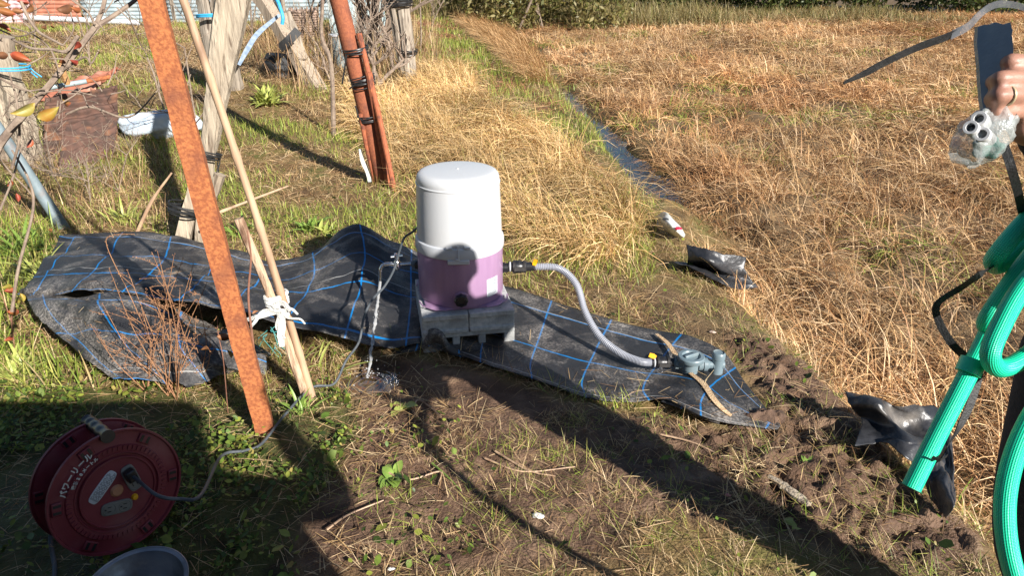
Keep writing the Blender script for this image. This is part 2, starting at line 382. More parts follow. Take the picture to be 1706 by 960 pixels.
# the dry field: tufts, then loose blades
def tufted(n, r0, r1, a0, a1, per, spread, p=.3):
    m_ = n//per; x, y, r = wedge(m_, r0, r1, a0, a1, p)
    x = np.repeat(x, per); y = np.repeat(y, per); r = np.repeat(r, per); t = np.repeat(np.arange(m_), per)
    s = spread*np.maximum(1, r/6)**.6
    x = x+RNG.normal(0, 1, m_*per)*s; y = y+RNG.normal(0, 1, m_*per)*s
    return x, y, r, t, m_
def field(n):
    x, y, r, t, m_ = tufted(n, 1.9, 29, -14, 58, 22, .055)
    d = x-edge(y); k = d > .19+.05*np.sin(y*5); k |= (y < 5.0) & (d > -.02)
    gap = fbm(x*2.6, y*2.6, 71, 3); k &= (gap > .38) | (RNG.random(len(x)) < .25)
    tl = RNG.uniform(.55, 1.35, m_)[t]; ta = (RNG.normal(0, .9, m_))[t]
    flow = (fbm(x*.45, y*.45, 81, 2)-.5)*7.0+2.6
    az = flow+ta*1.3+RNG.normal(0, .9, len(x))
    ln = .30*tl*RNG.uniform(.5, 1.25, len(x))*(.7+.7*fbm(x*.9, y*.9, 91, 2))
    t0 = RNG.uniform(.15, 1.0, len(x)); t1 = t0+RNG.uniform(.8, 2.6, len(x))
    c = pick(PAL_DRY, len(x), None, x, y, .9, 5)
    redn = ss(fbm(x*.6+4, y*.6, 33, 3), .5, .62)[:, None]; c = c*(1-redn*np.array([.0, .12, .2])*.9)
    g_ = (ss(fbm(x*1.3, y*1.3, 44, 3), .56, .68)*(RNG.random(len(x)) < .55)) > .5
    c[g_] = pick(PAL_GRN[:4], g_.sum()); ln[g_] *= .6
    ln = ln*np.where(d < .3, .6, 1)
    x, y, r, az, ln, t0, t1, c = [q[k] for q in (x, y, r, az, ln, t0, t1, c)]
    return blades('dry_grass', x, y, GZ(x, y)-.02, ln, lod(r, .0049)*RNG.uniform(.5, 1.4, len(x)), az, t0, t1, c, M_dry, rows=5)
tag(field(620000), 'tan dried marsh grass lodged in tufts over the low field right of the ditch', 'grass', kind='stuff')
def bank(n):
    r0x = RNG.uniform(-2.6, 1.3, n*2); r0y = 3.3+(RNG.random(n*2)**.8)*9
    k = inpoly(r0x, r0y, Z_tall) & ~under_mat(r0x, r0y); x, y = r0x[k][:n], r0y[k][:n]
    cl = fbm(x*3, y*3, 12, 2); k = cl > .36; x, y = x[k], y[k]; cl = cl[k]
    az = (fbm(x*.8, y*.8, 82, 2)-.5)*6+3.6+RNG.normal(0, 1.2, len(x)); ln = .34*RNG.uniform(.45, 1.3, len(x))*(.5+cl)
    t0 = RNG.uniform(.05, .8, len(x)); t1 = t0+RNG.uniform(.9, 2.7, len(x)); c = pick(PAL_TALL, len(x), [3, 3, 3, 2, 1.4, 2], x, y, 1.5, 6)
    return blades('tall_dry_grass', x, y, GZ(x, y)-.02, ln, lod(np.hypot(x, y), .0055)*RNG.uniform(.6, 1.3, len(x)), az, t0, t1, c, M_dry)
tag(bank(90000), 'tall straw yellow grass arching over the bank behind the white pump', 'grass', kind='stuff')
def strip(n):
    x, y, r = wedge(n*3, 8, 26, -8, 8, .4); k = inpoly(x, y, Z_strip2); x, y, r = x[k], y[k], r[k]
    az = 3.6+RNG.normal(0, .6, len(x)); ln = .42*RNG.uniform(.5, 1.2, len(x)); t0 = RNG.uniform(.1, .7, len(x)); t1 = t0+RNG.uniform(.6, 1.5, len(x))
    c = pick(PAL_DRY[[0, 1, 2, 5, 3]], len(x))
    return blades('bank_grass', x, y, GZ(x, y)-.02, ln, lod(r, .0045), az, t0, t1, c, M_dry)
tag(strip(30000), 'pinkish tan grass strip along the far ditch edge', 'grass', kind='stuff')
def turf(n):
    x, y, r = wedge(n, 1.6, 22, -60, 12, .05); e = edge(y)
    k = ((x < e-np.where(y > 4.95, .11+.05*np.sin(y*4), -.1)) | ((x < e+.2) & (y > 4.6) & (fbm(x*9, y*5, 57, 2) > .63))) & ~inpoly(x, y, Z_mud) & ~inpoly(x, y, Z_leaf)
    k &= ~under_mat(x, y); bare = inpoly(x, y, Z_bare); k &= ~(bare & (RNG.random(len(x)) < .25))
    x, y, r = x[k], y[k], r[k]
    gr = inpoly(x, y, Z_green); lu = inpoly(x, y, Z_lush); nn = fbm(x*1.4, y*1.4, 51, 4)
    pg = np.where(gr, .55+2.0*(nn-.5), np.where(lu, .78, .43+2.6*(nn-.5)-.22*ss(y, 6.5, 9))); isg = RNG.random(len(x)) < pg
    c = pick(PAL_STRAW, len(x), None, x, y, 1.1, 9)*1.12; c[isg] = pick(PAL_GRN, isg.sum(), [3, 4, 1, 3, 1, .5])
    rd = gr & (~isg) & (fbm(x*2, y*2, 52, 2) > .5); c[rd] = c[rd]*np.array([.85, .55, .6])
    ln = np.where(isg, .07, .09)*RNG.uniform(.5, 1.6, len(x))*np.where(lu, 1.9, 1)*np.where(y > 8, 1.5, 1.0)
    t0 = np.where(isg, RNG.uniform(0, .9, len(x)), RNG.uniform(.7, 1.4, len(x))); t1 = t0+RNG.uniform(.1, 1.0, len(x)); t1 = np.minimum(t1, 1.75)
    return blades('short_grass', x, y, GZ(x, y)-.003, ln, lod(r, np.where(isg, .0045, .0032))*RNG.uniform(.7, 1.4, len(x))*np.where(lu, 1.5, 1), RNG.uniform(0, 2*PI, len(x)), t0, t1, c, M_grn, rows=3)
tag(turf(340000), 'short patchy green and straw turf of the garden left of the bank', 'grass', kind='stuff')
def litter(n):
    x = RNG.uniform(-2.6, 1.9, n); y = RNG.uniform(.9, 4.4, n); mudm = inpoly(x, y, Z_mud)
    nn = fbm(x*2.3, y*2.3, 15, 3); k = (RNG.random(n) < np.where(mudm, .05+.95*ss(nn, .46, .60), .45)) & (x < edge(y)+.15)
    k &= ~under_mat(x, y)
    cl = inpoly(x, y, gpoly([(690, 610), (860, 640), (1150, 820), (1000, 760), (820, 690)])); k &= ~(cl & (RNG.random(n) < .8))
    ch = (np.abs(x-edge(y)+.3) < .25) & (y < 3.3); k &= ~(ch & (RNG.random(n) < .75))
    x, y = x[k], y[k]; c = pick(PAL_STRAW, len(x)); ln = RNG.uniform(.02, .13, len(x))*RNG.uniform(.4, 1.2, len(x))
    t0 = RNG.uniform(1.1, 1.62, len(x)); t1 = t0+RNG.uniform(-.1, .45, len(x))
    return blades('straw_litter', x, y, GZ(x, y)+RNG.uniform(0, .012, len(x)), ln, RNG.uniform(.0012, .0032, len(x)), RNG.uniform(0, 2*PI, len(x)), t0, t1, c, M_dry, rows=3, tip=.5)
tag(litter(64000), 'cut straw and stalks scattered over the trampled brown soil', 'straw', kind='stuff')
def brushpatch(n):
    poly = gpoly([(40, 250), (190, 245), (300, 215), (330, 260), (300, 380), (120, 385), (30, 370)]); pl2 = gpoly([(470, 150), (560, 130), (700, 140), (700, 200), (660, 320), (600, 240), (500, 220)])
    x = RNG.uniform(-5, -.5, n); y = RNG.uniform(4.1, 15, n); a = inpoly(x, y, poly); b_ = inpoly(x, y, pl2); pl3 = gpoly([(440, 45), (720, 40), (730, 120), (640, 160), (560, 160), (470, 165), (420, 110)]); c3_ = inpoly(x, y, pl3); k = a | c3_ | (b_ & (RNG.random(n) < .5)); k &= fbm(x*2, y*2, 66, 2) > .36; a = a[k]; x, y = x[k], y[k]
    c = pick(PAL_STRAW, len(x), [2, 3, 1, 3, 3, 3]); t0 = RNG.uniform(.1, 1.2, len(x)); ln = RNG.uniform(.06, .24, len(x))
    return blades('dead_brush', x, y, GZ(x, y)-.01, ln, RNG.uniform(.003, .007, len(x)), RNG.uniform(0, 2*PI, len(x)), t0, t0+RNG.uniform(.3, 1.8, len(x)), c, M_dry)
tag(brushpatch(60000), 'brown and straw dead undergrowth in front of the corrugated sheet and by the saplings', 'undergrowth', kind='stuff')
def stems(n):
    pl = gpoly([(440, 40), (740, 30), (730, 130), (640, 165), (560, 170), (450, 160), (420, 110)]); pl2 = gpoly([(-60, 330), (200, 300), (260, 240), (300, 360), (100, 385), (-60, 380)])
    x = RNG.uniform(-6, -.5, n); y = RNG.uniform(4.1, 15, n); a = inpoly(x, y, pl); b_ = inpoly(x, y, pl2); k = a | (b_ & (RNG.random(n) < .5)); x, y, a = x[k], y[k], a[k]; t0 = RNG.uniform(0, .7, len(x))
    return blades('dry_stems', x, y, GZ(x, y)-.01, np.where(a, RNG.uniform(.2, .75, len(x)), RNG.uniform(.1, .35, len(x))), np.where(a, .008, .004), RNG.uniform(0, 2*PI, len(x)), t0, t0+RNG.uniform(-.1, .8, len(x)), pick(PAL_STRAW[[1, 3, 4, 5, 0]], len(x)), M_dry, rows=4, tip=.4)
tag(stems(5200), 'tall thin dead stems standing among the posts and shrubs', 'dead stems', kind='stuff')
def tufts(n):
    x = RNG.uniform(-1.3, 1.9, n); y = RNG.uniform(1.3, 3.9, n); k = (x < edge(y)+.15) & ~under_mat(x, y) & ((fbm(x*2, y*2, 29, 3) > .5) | ((x > edge(y)-.25) & (y > 2.6))); x, y = x[k], y[k]; m_ = len(x)
    per = 16; x = np.repeat(x, per)+RNG.normal(0, .02, m_*per); y = np.repeat(y, per)+RNG.normal(0, .02, m_*per); g_ = np.repeat(RNG.random(m_) < .42, per)
    c = pick(PAL_STRAW[:4], len(x)); c[g_] = pick(PAL_GRN, g_.sum(), [2, 3, 1, 3, 2, 1]); t0 = RNG.uniform(.5, 1.45, len(x))
    return blades('grass_tufts', x, y, GZ(x, y)-.004, RNG.uniform(.02, .09, len(x)), RNG.uniform(.0014, .0032, len(x)), RNG.uniform(0, 2*PI, len(x)), t0, t0+RNG.uniform(0, .7, len(x)), c, M_grn, rows=3)
tag(tufts(3000), 'small flattened tufts of green and straw grass on the trampled soil', 'grass', kind='stuff')
def leaves(n):
    """small round and pointed leaves of ground cover, each a folded 6-vertex leaf"""
    x = RNG.uniform(-2.6, 1.6, n*3); y = RNG.uniform(1.2, 5.2, n*3)
    w = np.where(inpoly(x, y, Z_leaf), 1, np.where(inpoly(x, y, Z_lush), .5, np.where(inpoly(x, y, Z_mud), (.05+.08*(x < .1)*(y < 2.4))*ss(fbm(x*3, y*3, 16, 2), .48, .6), np.where((x < -.55) & (y < 4.3), .14, np.where(x < edge(y)-.1, .015, 0)))))
    w = w*ss(fbm(x*4, y*4, 17, 3), .3, .6)
    k = (RNG.random(n*3) < w) & ~under_mat(x, y); x, y = x[k][:n], y[k][:n]; n = len(x)
    s = RNG.uniform(.004, .0125, n)*np.where(RNG.random(n) < .08, 1.9, 1); a = RNG.uniform(0, 2*PI, n); up = RNG.uniform(-.1, .9, n); z = GZ(x, y)+RNG.uniform(.002, .04, n)
    sh = np.array([[0, 0, 0], [.6, .55, .12], [1.3, .6, .05], [2.0, 0, 0], [1.3, -.6, .05], [.6, -.55, .12]])
    wd = RNG.uniform(.6, 1.3, n)
    lx = sh[None, :, 0]*s[:, None]; ly = sh[None, :, 1]*s[:, None]*wd[:, None]; lz = sh[None, :, 2]*s[:, None]
    rx = lx*np.cos(up)[:, None]-lz*np.sin(up)[:, None]; rz = lx*np.sin(up)[:, None]+lz*np.cos(up)[:, None]
    roll = RNG.normal(0, .45, n)[:, None]; ry = ly*np.cos(roll)-rz*0; rz = rz+ly*np.sin(roll)
    wx = rx*np.cos(a)[:, None]-ry*np.sin(a)[:, None]+x[:, None]; wy_ = rx*np.sin(a)[:, None]+ry*np.cos(a)[:, None]+y[:, None]
    V = np.stack([wx, wy_, rz+z[:, None]], 2).reshape(-1, 3); b0 = (np.arange(n)*6)[:, None]
    F = np.concatenate([b0+np.array([[0, 1, 2, 3]]), b0+np.array([[0, 3, 4, 5]])], 0)
    return np_mesh('ground_leaves', V, F, np.repeat(pick(PAL_LEAF, n, [2, 3, 2, 2, .6]), 6, axis=0), M_grn)
tag(leaves(44000), 'small round green leaves of ground cover near the red reel and cable', 'ground cover', kind='stuff')
# ------------------------------------------------------------------ object materials
M_white = pmat('white_plastic', (.53, .545, .56), (.565, .565, .56), 3, .28, rough2=.34, bump=.02, bscale=60, c3=(.52, .51, .48), s3=9, k3=(.62, .9))
M_ring = pmat('pale_ring_plastic', (.49, .51, .54), (.54, .55, .57), 4, .35)
M_purple = pmat('mauve_metallic_paint', (.34, .205, .34), (.39, .24, .385), 5, .32, metal=.15, bump=.03, bscale=70, c3=(.50, .40, .44), s3=5, k3=(.66, .9), stretch=(6, 6, .8))
M_blackp = pmat('black_plastic', (.012, .012, .014), (.02, .02, .022), 9, .35, bump=.05, bscale=90)
M_dusty = pmat('dusty_black_plastic', (.02, .02, .022), (.07, .065, .06), 12, .5, bump=.1, bscale=90)
M_conc = pmat('concrete', (.36, .375, .38), (.54, .54, .525), 55, .92, bump=.5, bscale=150, c3=(.18, .18, .175), s3=7, k3=(.5, .75), dist=.006)
M_chrome = pmat('chrome', (.75, .75, .76), (.62, .62, .63), 12, .12, metal=1, rough2=.25)
M_greypvc = pmat('grey_pvc', (.13, .18, .205), (.18, .235, .26), 6, .38, bump=.05, bscale=40, c3=(.30, .29, .26), s3=12, k3=(.55, .8))
M_rust = pmat('rust', (.27, .08, .028), (.42, .145, .048), 95, .85, bump=.6, bscale=160, c3=(.17, .055, .03), s3=11, k3=(.5, .8), dist=.004, contrast=(.4, .6))
M_rustp = pmat('red_brown_rust', (.22, .065, .032), (.33, .105, .045), 80, .85, bump=.5, bscale=140, c3=(.13, .045, .03), s3=9, k3=(.48, .75), dist=.004)
M_rustd = pmat('dark_rust', (.30, .085, .04), (.38, .12, .05), 40, .8, bump=.35, bscale=120, c3=(.15, .05, .03), s3=22, k3=(.5, .66), dist=.004)
M_wood = pmat('weathered_wood', (.20, .155, .115), (.42, .34, .25), 45, .85, bump=.6, bscale=60, stretch=(1, 1, .08), c3=(.14, .10, .07), s3=45, k3=(.57, .68), contrast=(.3, .7), dist=.01)
M_wood2 = pmat('pale_split_wood', (.235, .19, .14), (.48, .40, .295), 60, .88, bump=.9, bscale=90, stretch=(1, 1, .05), c3=(.13, .095, .065), s3=42, k3=(.56, .66), contrast=(.3, .7), dist=.01)
M_greyw = pmat('grey_wood', (.20, .165, .125), (.40, .34, .27), 30, .9, bump=.6, bscale=60, stretch=(1, 1, .07), c3=(.08, .06, .045), s3=40, k3=(.55, .66), dist=.01)
M_bamboo = pmat('dry_bamboo', (.38, .24, .15), (.52, .36, .23), 22, .55, bump=.15, bscale=60, stretch=(1, 1, .15), c3=(.22, .13, .08), s3=30, k3=(.55, .75))
M_bark = pmat('peeling_bark', (.42, .27, .17), (.62, .45, .31), 35, .8, bump=.5, bscale=80, stretch=(1, 1, .3), c3=(.18, .10, .06), s3=20, k3=(.5, .65))
M_twig = pmat('twig_bark', (.17, .12, .09), (.30, .23, .17), 30, .8, bump=.3, bscale=80)
M_redtwig = pmat('reddish_weed_stalk', (.26, .12, .06), (.40, .21, .10), 40, .7)
M_brtwig = pmat('brown_stem', (.20, .09, .06), (.30, .15, .10), 40, .6)
M_tie = pmat('black_tie_wire', (.012, .012, .013), (.03, .03, .03), 30, .4)
M_blue = pmat('blue_twine', (.03, .30, .55), (.06, .42, .68), 30, .6)
M_pale = pmat('white_string', (.62, .62, .58), (.78, .78, .74), 60, .8, bump=.4, bscale=200)
M_redreel = pmat('red_reel_plastic', (.155, .016, .028), (.21, .028, .042), 6, .5, bump=.05, bscale=60, c3=(.27, .13, .12), s3=7, k3=(.52, .95))
M_gsock = pmat('grey_socket_plastic', (.14, .14, .13), (.20, .195, .18), 9, .55)
M_labelw = pmat('white_label', (.50, .54, .58), (.58, .61, .64), 20, .5)
M_labelink = pmat('label_ink', (.04, .045, .06), None, 20, .6)
M_cable = pmat('grey_rubber_cable', (.055, .065, .075), (.085, .095, .105), 20, .5, bump=.1, bscale=100)
M_galv = pmat('weathered_galvanised', (.13, .17, .185), (.20, .25, .27), 12, .6, bump=.15, bscale=60, c3=(.30, .13, .07), s3=4, k3=(.56, .7))
M_green = pmat('green_braided_hose', (.0, .50, .22), (.005, .62, .30), 90, .38, bump=.0, spec=.5)
M_tape = pmat('black_nylon_strap', (.008, .008, .009), (.02, .02, .02), 60, .6, bump=.2, bscale=300)
M_tan = pmat('tan_hemp_band', (.50, .33, .18), (.62, .45, .27), 70, .85, bump=.5, bscale=220, c3=(.30, .17, .09), s3=14, k3=(.58, .75))
M_yel = pmat('yellow_tag', (.85, .42, .01), (.80, .36, .01), 20, .45)
M_alu = pmat('dull_aluminium', (.30, .31, .33), (.42, .43, .45), 14, .33, metal=.9, rough2=.5, bump=.08, bscale=50, c3=(.20, .18, .16), s3=20, k3=(.55, .8))
M_skin = pmat('skin', (.31, .155, .105), (.38, .20, .14), 18, .5, bump=.25, bscale=220, c3=(.27, .11, .08), s3=26, k3=(.5, .8), dist=.002)
M_skin.node_tree.nodes['Principled BSDF'].inputs['Subsurface Weight'].default_value = .08
M_skin.node_tree.nodes['Principled BSDF'].inputs['Subsurface Radius'].default_value = (.012, .005, .003)
M_gold = pmat('silver_ring_metal', (.58, .48, .30), None, 10, .35, metal=.35)
M_navy = pmat('dark_navy_cloth', (.012, .014, .022), (.022, .024, .034), 90, .9, bump=.25, bscale=260)
M_jack = pmat('black_jacket_cloth', (.014, .014, .016), (.026, .026, .03), 60, .85, bump=.2, bscale=200)
M_boot = pmat('rubber_boot', (.02, .02, .022), (.05, .045, .04), 12, .45)
M_hair = pmat('black_hair', (.01, .009, .008), (.02, .018, .015), 90, .5)
M_slate = pmat('slate_grey_foam', (.19, .26, .33), (.22, .29, .36), 60, .75, bump=.25, bscale=200, dist=.003)
M_slatee = pmat('torn_pale_edge', (.50, .47, .40), (.62, .60, .54), 90, .9, bump=.6, bscale=200)
M_sack = pmat('pale_blue_sack', (.44, .53, .62), (.60, .66, .70), 14, .7, bump=.5, bscale=30)
M_corrust = pmat('rusty_sheet', (.055, .032, .024), (.12, .06, .042), 14, .85, bump=.3, bscale=50, c3=(.22, .10, .05), s3=9, k3=(.56, .74))
M_corred = pmat('red_rust_sheet', (.34, .12, .07), (.46, .19, .12), 6, .8, c3=(.5, .34, .26), s3=4, k3=(.55, .8))
M_corblue = pmat('pale_blue_sheet', (.24, .30, .32), (.34, .40, .42), 5, .6, c3=(.40, .36, .30), s3=3, k3=(.58, .8))
M_pink = pmat('faded_pink_sheet', (.55, .33, .34), (.62, .48, .48), 6, .8)
M_pipew = pmat('white_pipe', (.62, .65, .70), (.74, .76, .78), 9, .5)
M_bucket = pmat('weathered_blue_grey_tin', (.20, .27, .29), (.34, .40, .40), 10, .6, bump=.2, bscale=40, c3=(.22, .15, .10), s3=7, k3=(.55, .75))
M_board = pmat('pale_blue_board', (.36, .46, .48), (.55, .62, .60), 9, .7, stretch=(1, 1, .2), c3=(.36, .28, .2), s3=9, k3=(.52, .66))
M_basket = pmat('brown_wicker', (.28, .19, .14), (.42, .30, .23), 30, .85, bump=.4, bscale=90)
M_leafred = pmat('red_autumn_leaf', (.24, .035, .025), (.34, .08, .03), 25, .5, c3=(.26, .17, .04), s3=12, k3=(.52, .7))
M_leafyel = pmat('yellow_autumn_leaf', (.34, .22, .03), (.27, .24, .05), 30, .5, c3=(.36, .11, .02), s3=18, k3=(.5, .7))
M_leafbr = pmat('brown_leaf', (.16, .07, .035), (.30, .13, .05), 25, .55)
M_rag = pmat('white_trash_plastic', (.62, .62, .58), (.76, .76, .72), 8, .4, c3=(.40, .42, .36), s3=6, k3=(.5, .7))
M_redp = pmat('red_print', (.60, .03, .07), None, 9, .4)
M_shed = pmat('shadow_shed_cladding', (.30, .28, .24), (.38, .35, .30), 5, .8)

def mat_mat(name, dust=.5, lo=.47):
    """black woven weed-control cloth: blue guide lines every 30 cm and a fine white thread, laid in the cloth's own UV metres"""
    m = bpy.data.materials.new(name); m.use_nodes = True; nt = m.node_tree; lk = nt.links.new; b = nt.nodes['Principled BSDF']
    uv = nd(nt, 'ShaderNodeUVMap'); sx = nd(nt, 'ShaderNodeSeparateXYZ'); lk(uv.outputs[0], sx.inputs[0])
    tc = nd(nt, 'ShaderNodeTexCoord')
    def M(op, a, b_=None, c=None):
        n = nd(nt, 'ShaderNodeMath', operation=op)
        for i, q in enumerate((a, b_, c)):
            if q is None: continue
            if hasattr(q, 'links'): lk(q, n.inputs[i])
            else: n.inputs[i].default_value = q
        return n.outputs[0]
    def line(s, per, off, w):
        f = M('FRACT', M('DIVIDE', M('ADD', s, off), per)); return M('LESS_THAN', M('ABSOLUTE', M('SUBTRACT', f, .5)), w/per/2)
    bl = M('MAXIMUM', line(sx.outputs[0], .262, .05, .0075), line(sx.outputs[1], .262, .02, .006))
    wh = line(sx.outputs[1], .47, .13, .0045)
    n1 = nd(nt, 'ShaderNodeTexNoise', Scale=5, Detail=9, Roughness=.65); lk(tc.outputs['Object'], n1.inputs[0])
    mr = nd(nt, 'ShaderNodeMapRange'); lk(n1.outputs[0], mr.inputs[0]); mr.inputs[1].default_value = lo; mr.inputs[2].default_value = .68; mr.inputs[4].default_value = dust
    n2 = nd(nt, 'ShaderNodeTexNoise', Scale=130, Detail=3); lk(tc.outputs['Object'], n2.inputs[0])
    gr = nd(nt, 'ShaderNodeMapRange'); lk(n2.outputs[0], gr.inputs[0]); gr.inputs[1].default_value = .46; gr.inputs[2].default_value = .6
    dustf = M('MULTIPLY', mr.outputs[0], M('ADD', M('MULTIPLY', gr.outputs[0], .75), .25))
    def mix(f, a, c):
        x = nd(nt, 'ShaderNodeMix', data_type='RGBA'); lk(f, x.inputs[0])
        for i, q in ((6, a), (7, c)):
            if isinstance(q, tuple): x.inputs[i].default_value = q
            else: lk(q, x.inputs[i])
        return x.outputs[2]
    c = mix(bl, (.026, .026, .028, 1), (.0, .17, .46, 1)); c = mix(wh, c, (.32, .32, .31, 1)); c = mix(dustf, c, (.40, .36, .32, 1))
    lk(c, b.inputs['Base Color']); b.inputs['Roughness'].default_value = .46; b.inputs['Specular IOR Level'].default_value = .55
    # weave
    w1 = M('SINE', M('MULTIPLY', sx.outputs[0], 1400)); w2 = M('SINE', M('MULTIPLY', sx.outputs[1], 1400))
    bp = nd(nt, 'ShaderNodeBump', Strength=.35, Distance=.0015); lk(M('MULTIPLY', w1, w2), bp.inputs['Height'])
    n3 = nd(nt, 'ShaderNodeTexNoise', Scale=16, Detail=5); lk(tc.outputs['Object'], n3.inputs[0])
    bp2 = nd(nt, 'ShaderNodeBump', Strength=.35, Distance=.03); lk(n3.outputs[0], bp2.inputs['Height']); lk(bp.outputs[0], bp2.inputs['Normal']); lk(bp2.outputs[0], b.inputs['Normal'])
    return m
M_mat = mat_mat('black_weed_cloth', .8); M_matd = mat_mat('dusty_weed_cloth', 1.0)
# scraps: no blue grid
M_scrap = pmat('black_plastic_cloth', (.02, .021, .024), (.04, .04, .044), 7, .38, bump=.3, bscale=30, c3=(.26, .23, .20), s3=6, k3=(.56, .8))

def net(name, rows, m, parent=None, uvs=None, sub=10, wrinkle=.008, seed=0, thick=.003, absz=False, lift=True):
    """cloth from a net of control points (u, v, height above ground): rows run across, smoothed both ways"""
    pts = [[(G(u, v, 0) if False else P(u, v, z+(0 if absz else 0))) for (u, v, z) in r] for r in rows]
    n = max(len(r) for r in pts)
    R = []
    for r in pts:
        s = spline(r, 12); d = [0]
        for a, b_ in zip(s, s[1:]): d.append(d[-1]+(b_-a).length)
        t = np.linspace(0, d[-1], n*sub); A = np.array([tuple(q) for q in s]); R.append(np.stack([np.interp(t, d, A[:, k]) for k in range(3)], 1))
    R = np.array(R)                                 # rows x N x 3
    cols = [spline([Vector(R[i, j]) for i in range(len(R))], sub) for j in range(R.shape[1])]
    A = np.array([[tuple(p) for p in c] for c in cols]).transpose(1, 0, 2)
    ny_, nx_ = A.shape[:2]
    du = np.linalg.norm(np.diff(A, axis=1), axis=2).mean(0).cumsum(); U = np.concatenate([[0], du])
    dv = np.linalg.norm(np.diff(A, axis=0), axis=2).mean(1).cumsum(); Vv = np.concatenate([[0], dv])
    uu, vv = np.meshgrid(U, Vv)
    wr = (fbm(uu*5+seed, vv*7, seed, 4)-.5)*2
    ridge = (.5-np.abs(fbm(uu*2.6+vv*1.8+seed*3, vv*4.2-uu, seed+9, 3)-.5)*2)
    A[:, :, 2] += wrinkle*(wr*1.2+ridge)
    g = GZ(A[:, :, 0].ravel(), A[:, :, 1].ravel()).reshape(ny_, nx_)
    if lift: A[:, :, 2] = np.maximum(A[:, :, 2], g+.008)
    # ragged edge
    i = (np.arange(ny_-1)[:, None]*nx_+np.arange(nx_-1)[None]).ravel(); F = np.stack([i, i+1, i+nx_+1, i+nx_], 1)
    uvw = np.stack([uu.ravel(), vv.ravel()], 1)
    uvw = uvw + .02*np.stack([fbm(uvw[:, 0]*2, uvw[:, 1]*2, 3, 2)-.5, fbm(uvw[:, 0]*2, uvw[:, 1]*2, 4, 2)-.5], 1)
    o = np_mesh(name, A.reshape(-1, 3), F, None, m, uvw, smooth=True)
    s = o.modifiers.new('thickness', 'SOLIDIFY'); s.thickness = thick; s.offset = -1
    if parent is not None: o.parent = parent; o.matrix_parent_inverse = parent_world(parent).inverted()
    return o
def post(name, a, b, r, m, parent=None, seg=12, rough=.14, square=0, seed=0, n=24, bow=.0, taper=1.0, ends=True):
    """rough split post from a to b with grooves along its length"""
    a, b = Vector(a), Vector(b); random.seed(seed); mb = MB()
    ax = (b-a).normalized(); sd = ax.orthogonal().normalized()
    pts = [a.lerp(b, i/n)+sd*(math.sin(i/n*PI)*bow)+Vector((random.uniform(-1, 1), random.uniform(-1, 1), 0))*r*.05 for i in range(n+1)]
    off = [random.uniform(1-rough*1.6, 1+rough) for _ in range(seg)]
    def nf(an, t):
        k = int(round(an/(2*PI)*seg)) % seg
        return off[k]*(1-(1-taper)*t)*(1+.06*math.sin(9*t+an*2+seed))*(1 if not square else 1/max(abs(math.cos(an)), abs(math.sin(an)))*.85)
    mb.tube(pts, r, seg, noise=nf)
    return mb.build(name, m, parent, angle=28)
def wraps(name, c, axis, r, m, parent=None, turns=3, w=.006, seed=0, spread=.012, tails=0, flat=1):
    random.seed(seed); mb = MB(); axis = Vector(axis).normalized(); e1 = axis.orthogonal().normalized(); e2 = axis.cross(e1)
    for k in range(turns):
        t1 = Vector((random.uniform(-.12, .12), random.uniform(-.12, .12))); o = (k-(turns-1)/2)*spread
        pts = []
        for i in range(29):
            a = 2*PI*i/28; rr = r*(1.03+.02*k)
            pts.append(Vector(c)+e1*math.cos(a)*rr+e2*math.sin(a)*rr*flat+axis*(o+t1.x*rr*math.cos(a)+t1.y*rr*math.sin(a)))
        mb.tube(pts, w/2, 6, cap=False)
    for k in range(tails):
        d = (e1*random.uniform(-1, 1)+e2*random.uniform(-1, 1)+Vector((0, 0, -1))).normalized()
        p0 = Vector(c)+e1*r; mb.tube(spline([p0, p0+d*.05+Vector((random.uniform(-.02, .02), 0, 0)), p0+d*.11], 5), w/2.5, 5)
    return mb.build(name, m, parent)

# ------------------------------------------------------------------ concrete blocks under the pump
BZ = .170                                          # top of the stack
BC = P(781, 522, BZ); yaw = rad(11)
ex = Vector((math.cos(yaw), math.sin(yaw), 0)); ey = Vector((-math.sin(yaw), math.cos(yaw), 0))
front = Vector((BC.x, BC.y, 0))
RZ = Matrix.Rotation(yaw, 4, 'Z')
def solid_block(off_x, label):
    """flat-laid block, end grain to the front, shallow recess between lips"""
    o = empty('concrete_block', front+ex*off_x+ey*.2+Vector((0, 0, BZ-.088)), label, 'concrete block', 'concrete blocks under the pump', rz=yaw)
    mb = MB(); w, d, h = .193, .39, .088
    # cross-section in x/z with side grooves, extruded along y
    prof = [(-w/2, 0), (w/2, 0), (w/2, h*.18), (w/2, h*.82), (w/2, h), (-w/2, h), (-w/2, h*.82), (-w/2, h*.18)]
    n = len(prof); vs = [(x, y, z) for y in (-d/2, d/2) for x, z in prof]
    mb.add(vs, [tuple(range(n)), tuple(range(2*n-1, n-1, -1))]+[(i, i+n, (i+1) % n+n, (i+1) % n) for i in range(n)])
    mb.build('body', M_conc, o, smooth=True, bevel=.004, world=False)
    lip = MB()
    for z0, hh in ((h-.012, .022), (.010, .018)): lip.box((0, -d/2-.0035, z0), (w-.003, .011, hh))
    lip.build('lip', M_conc, o, bevel=.003, world=False)
    return o
solid_block(-.0975, 'upper grey concrete block under the left half of the white and mauve pump')
solid_block(.0975, 'upper grey concrete block under the right half of the white and mauve pump')
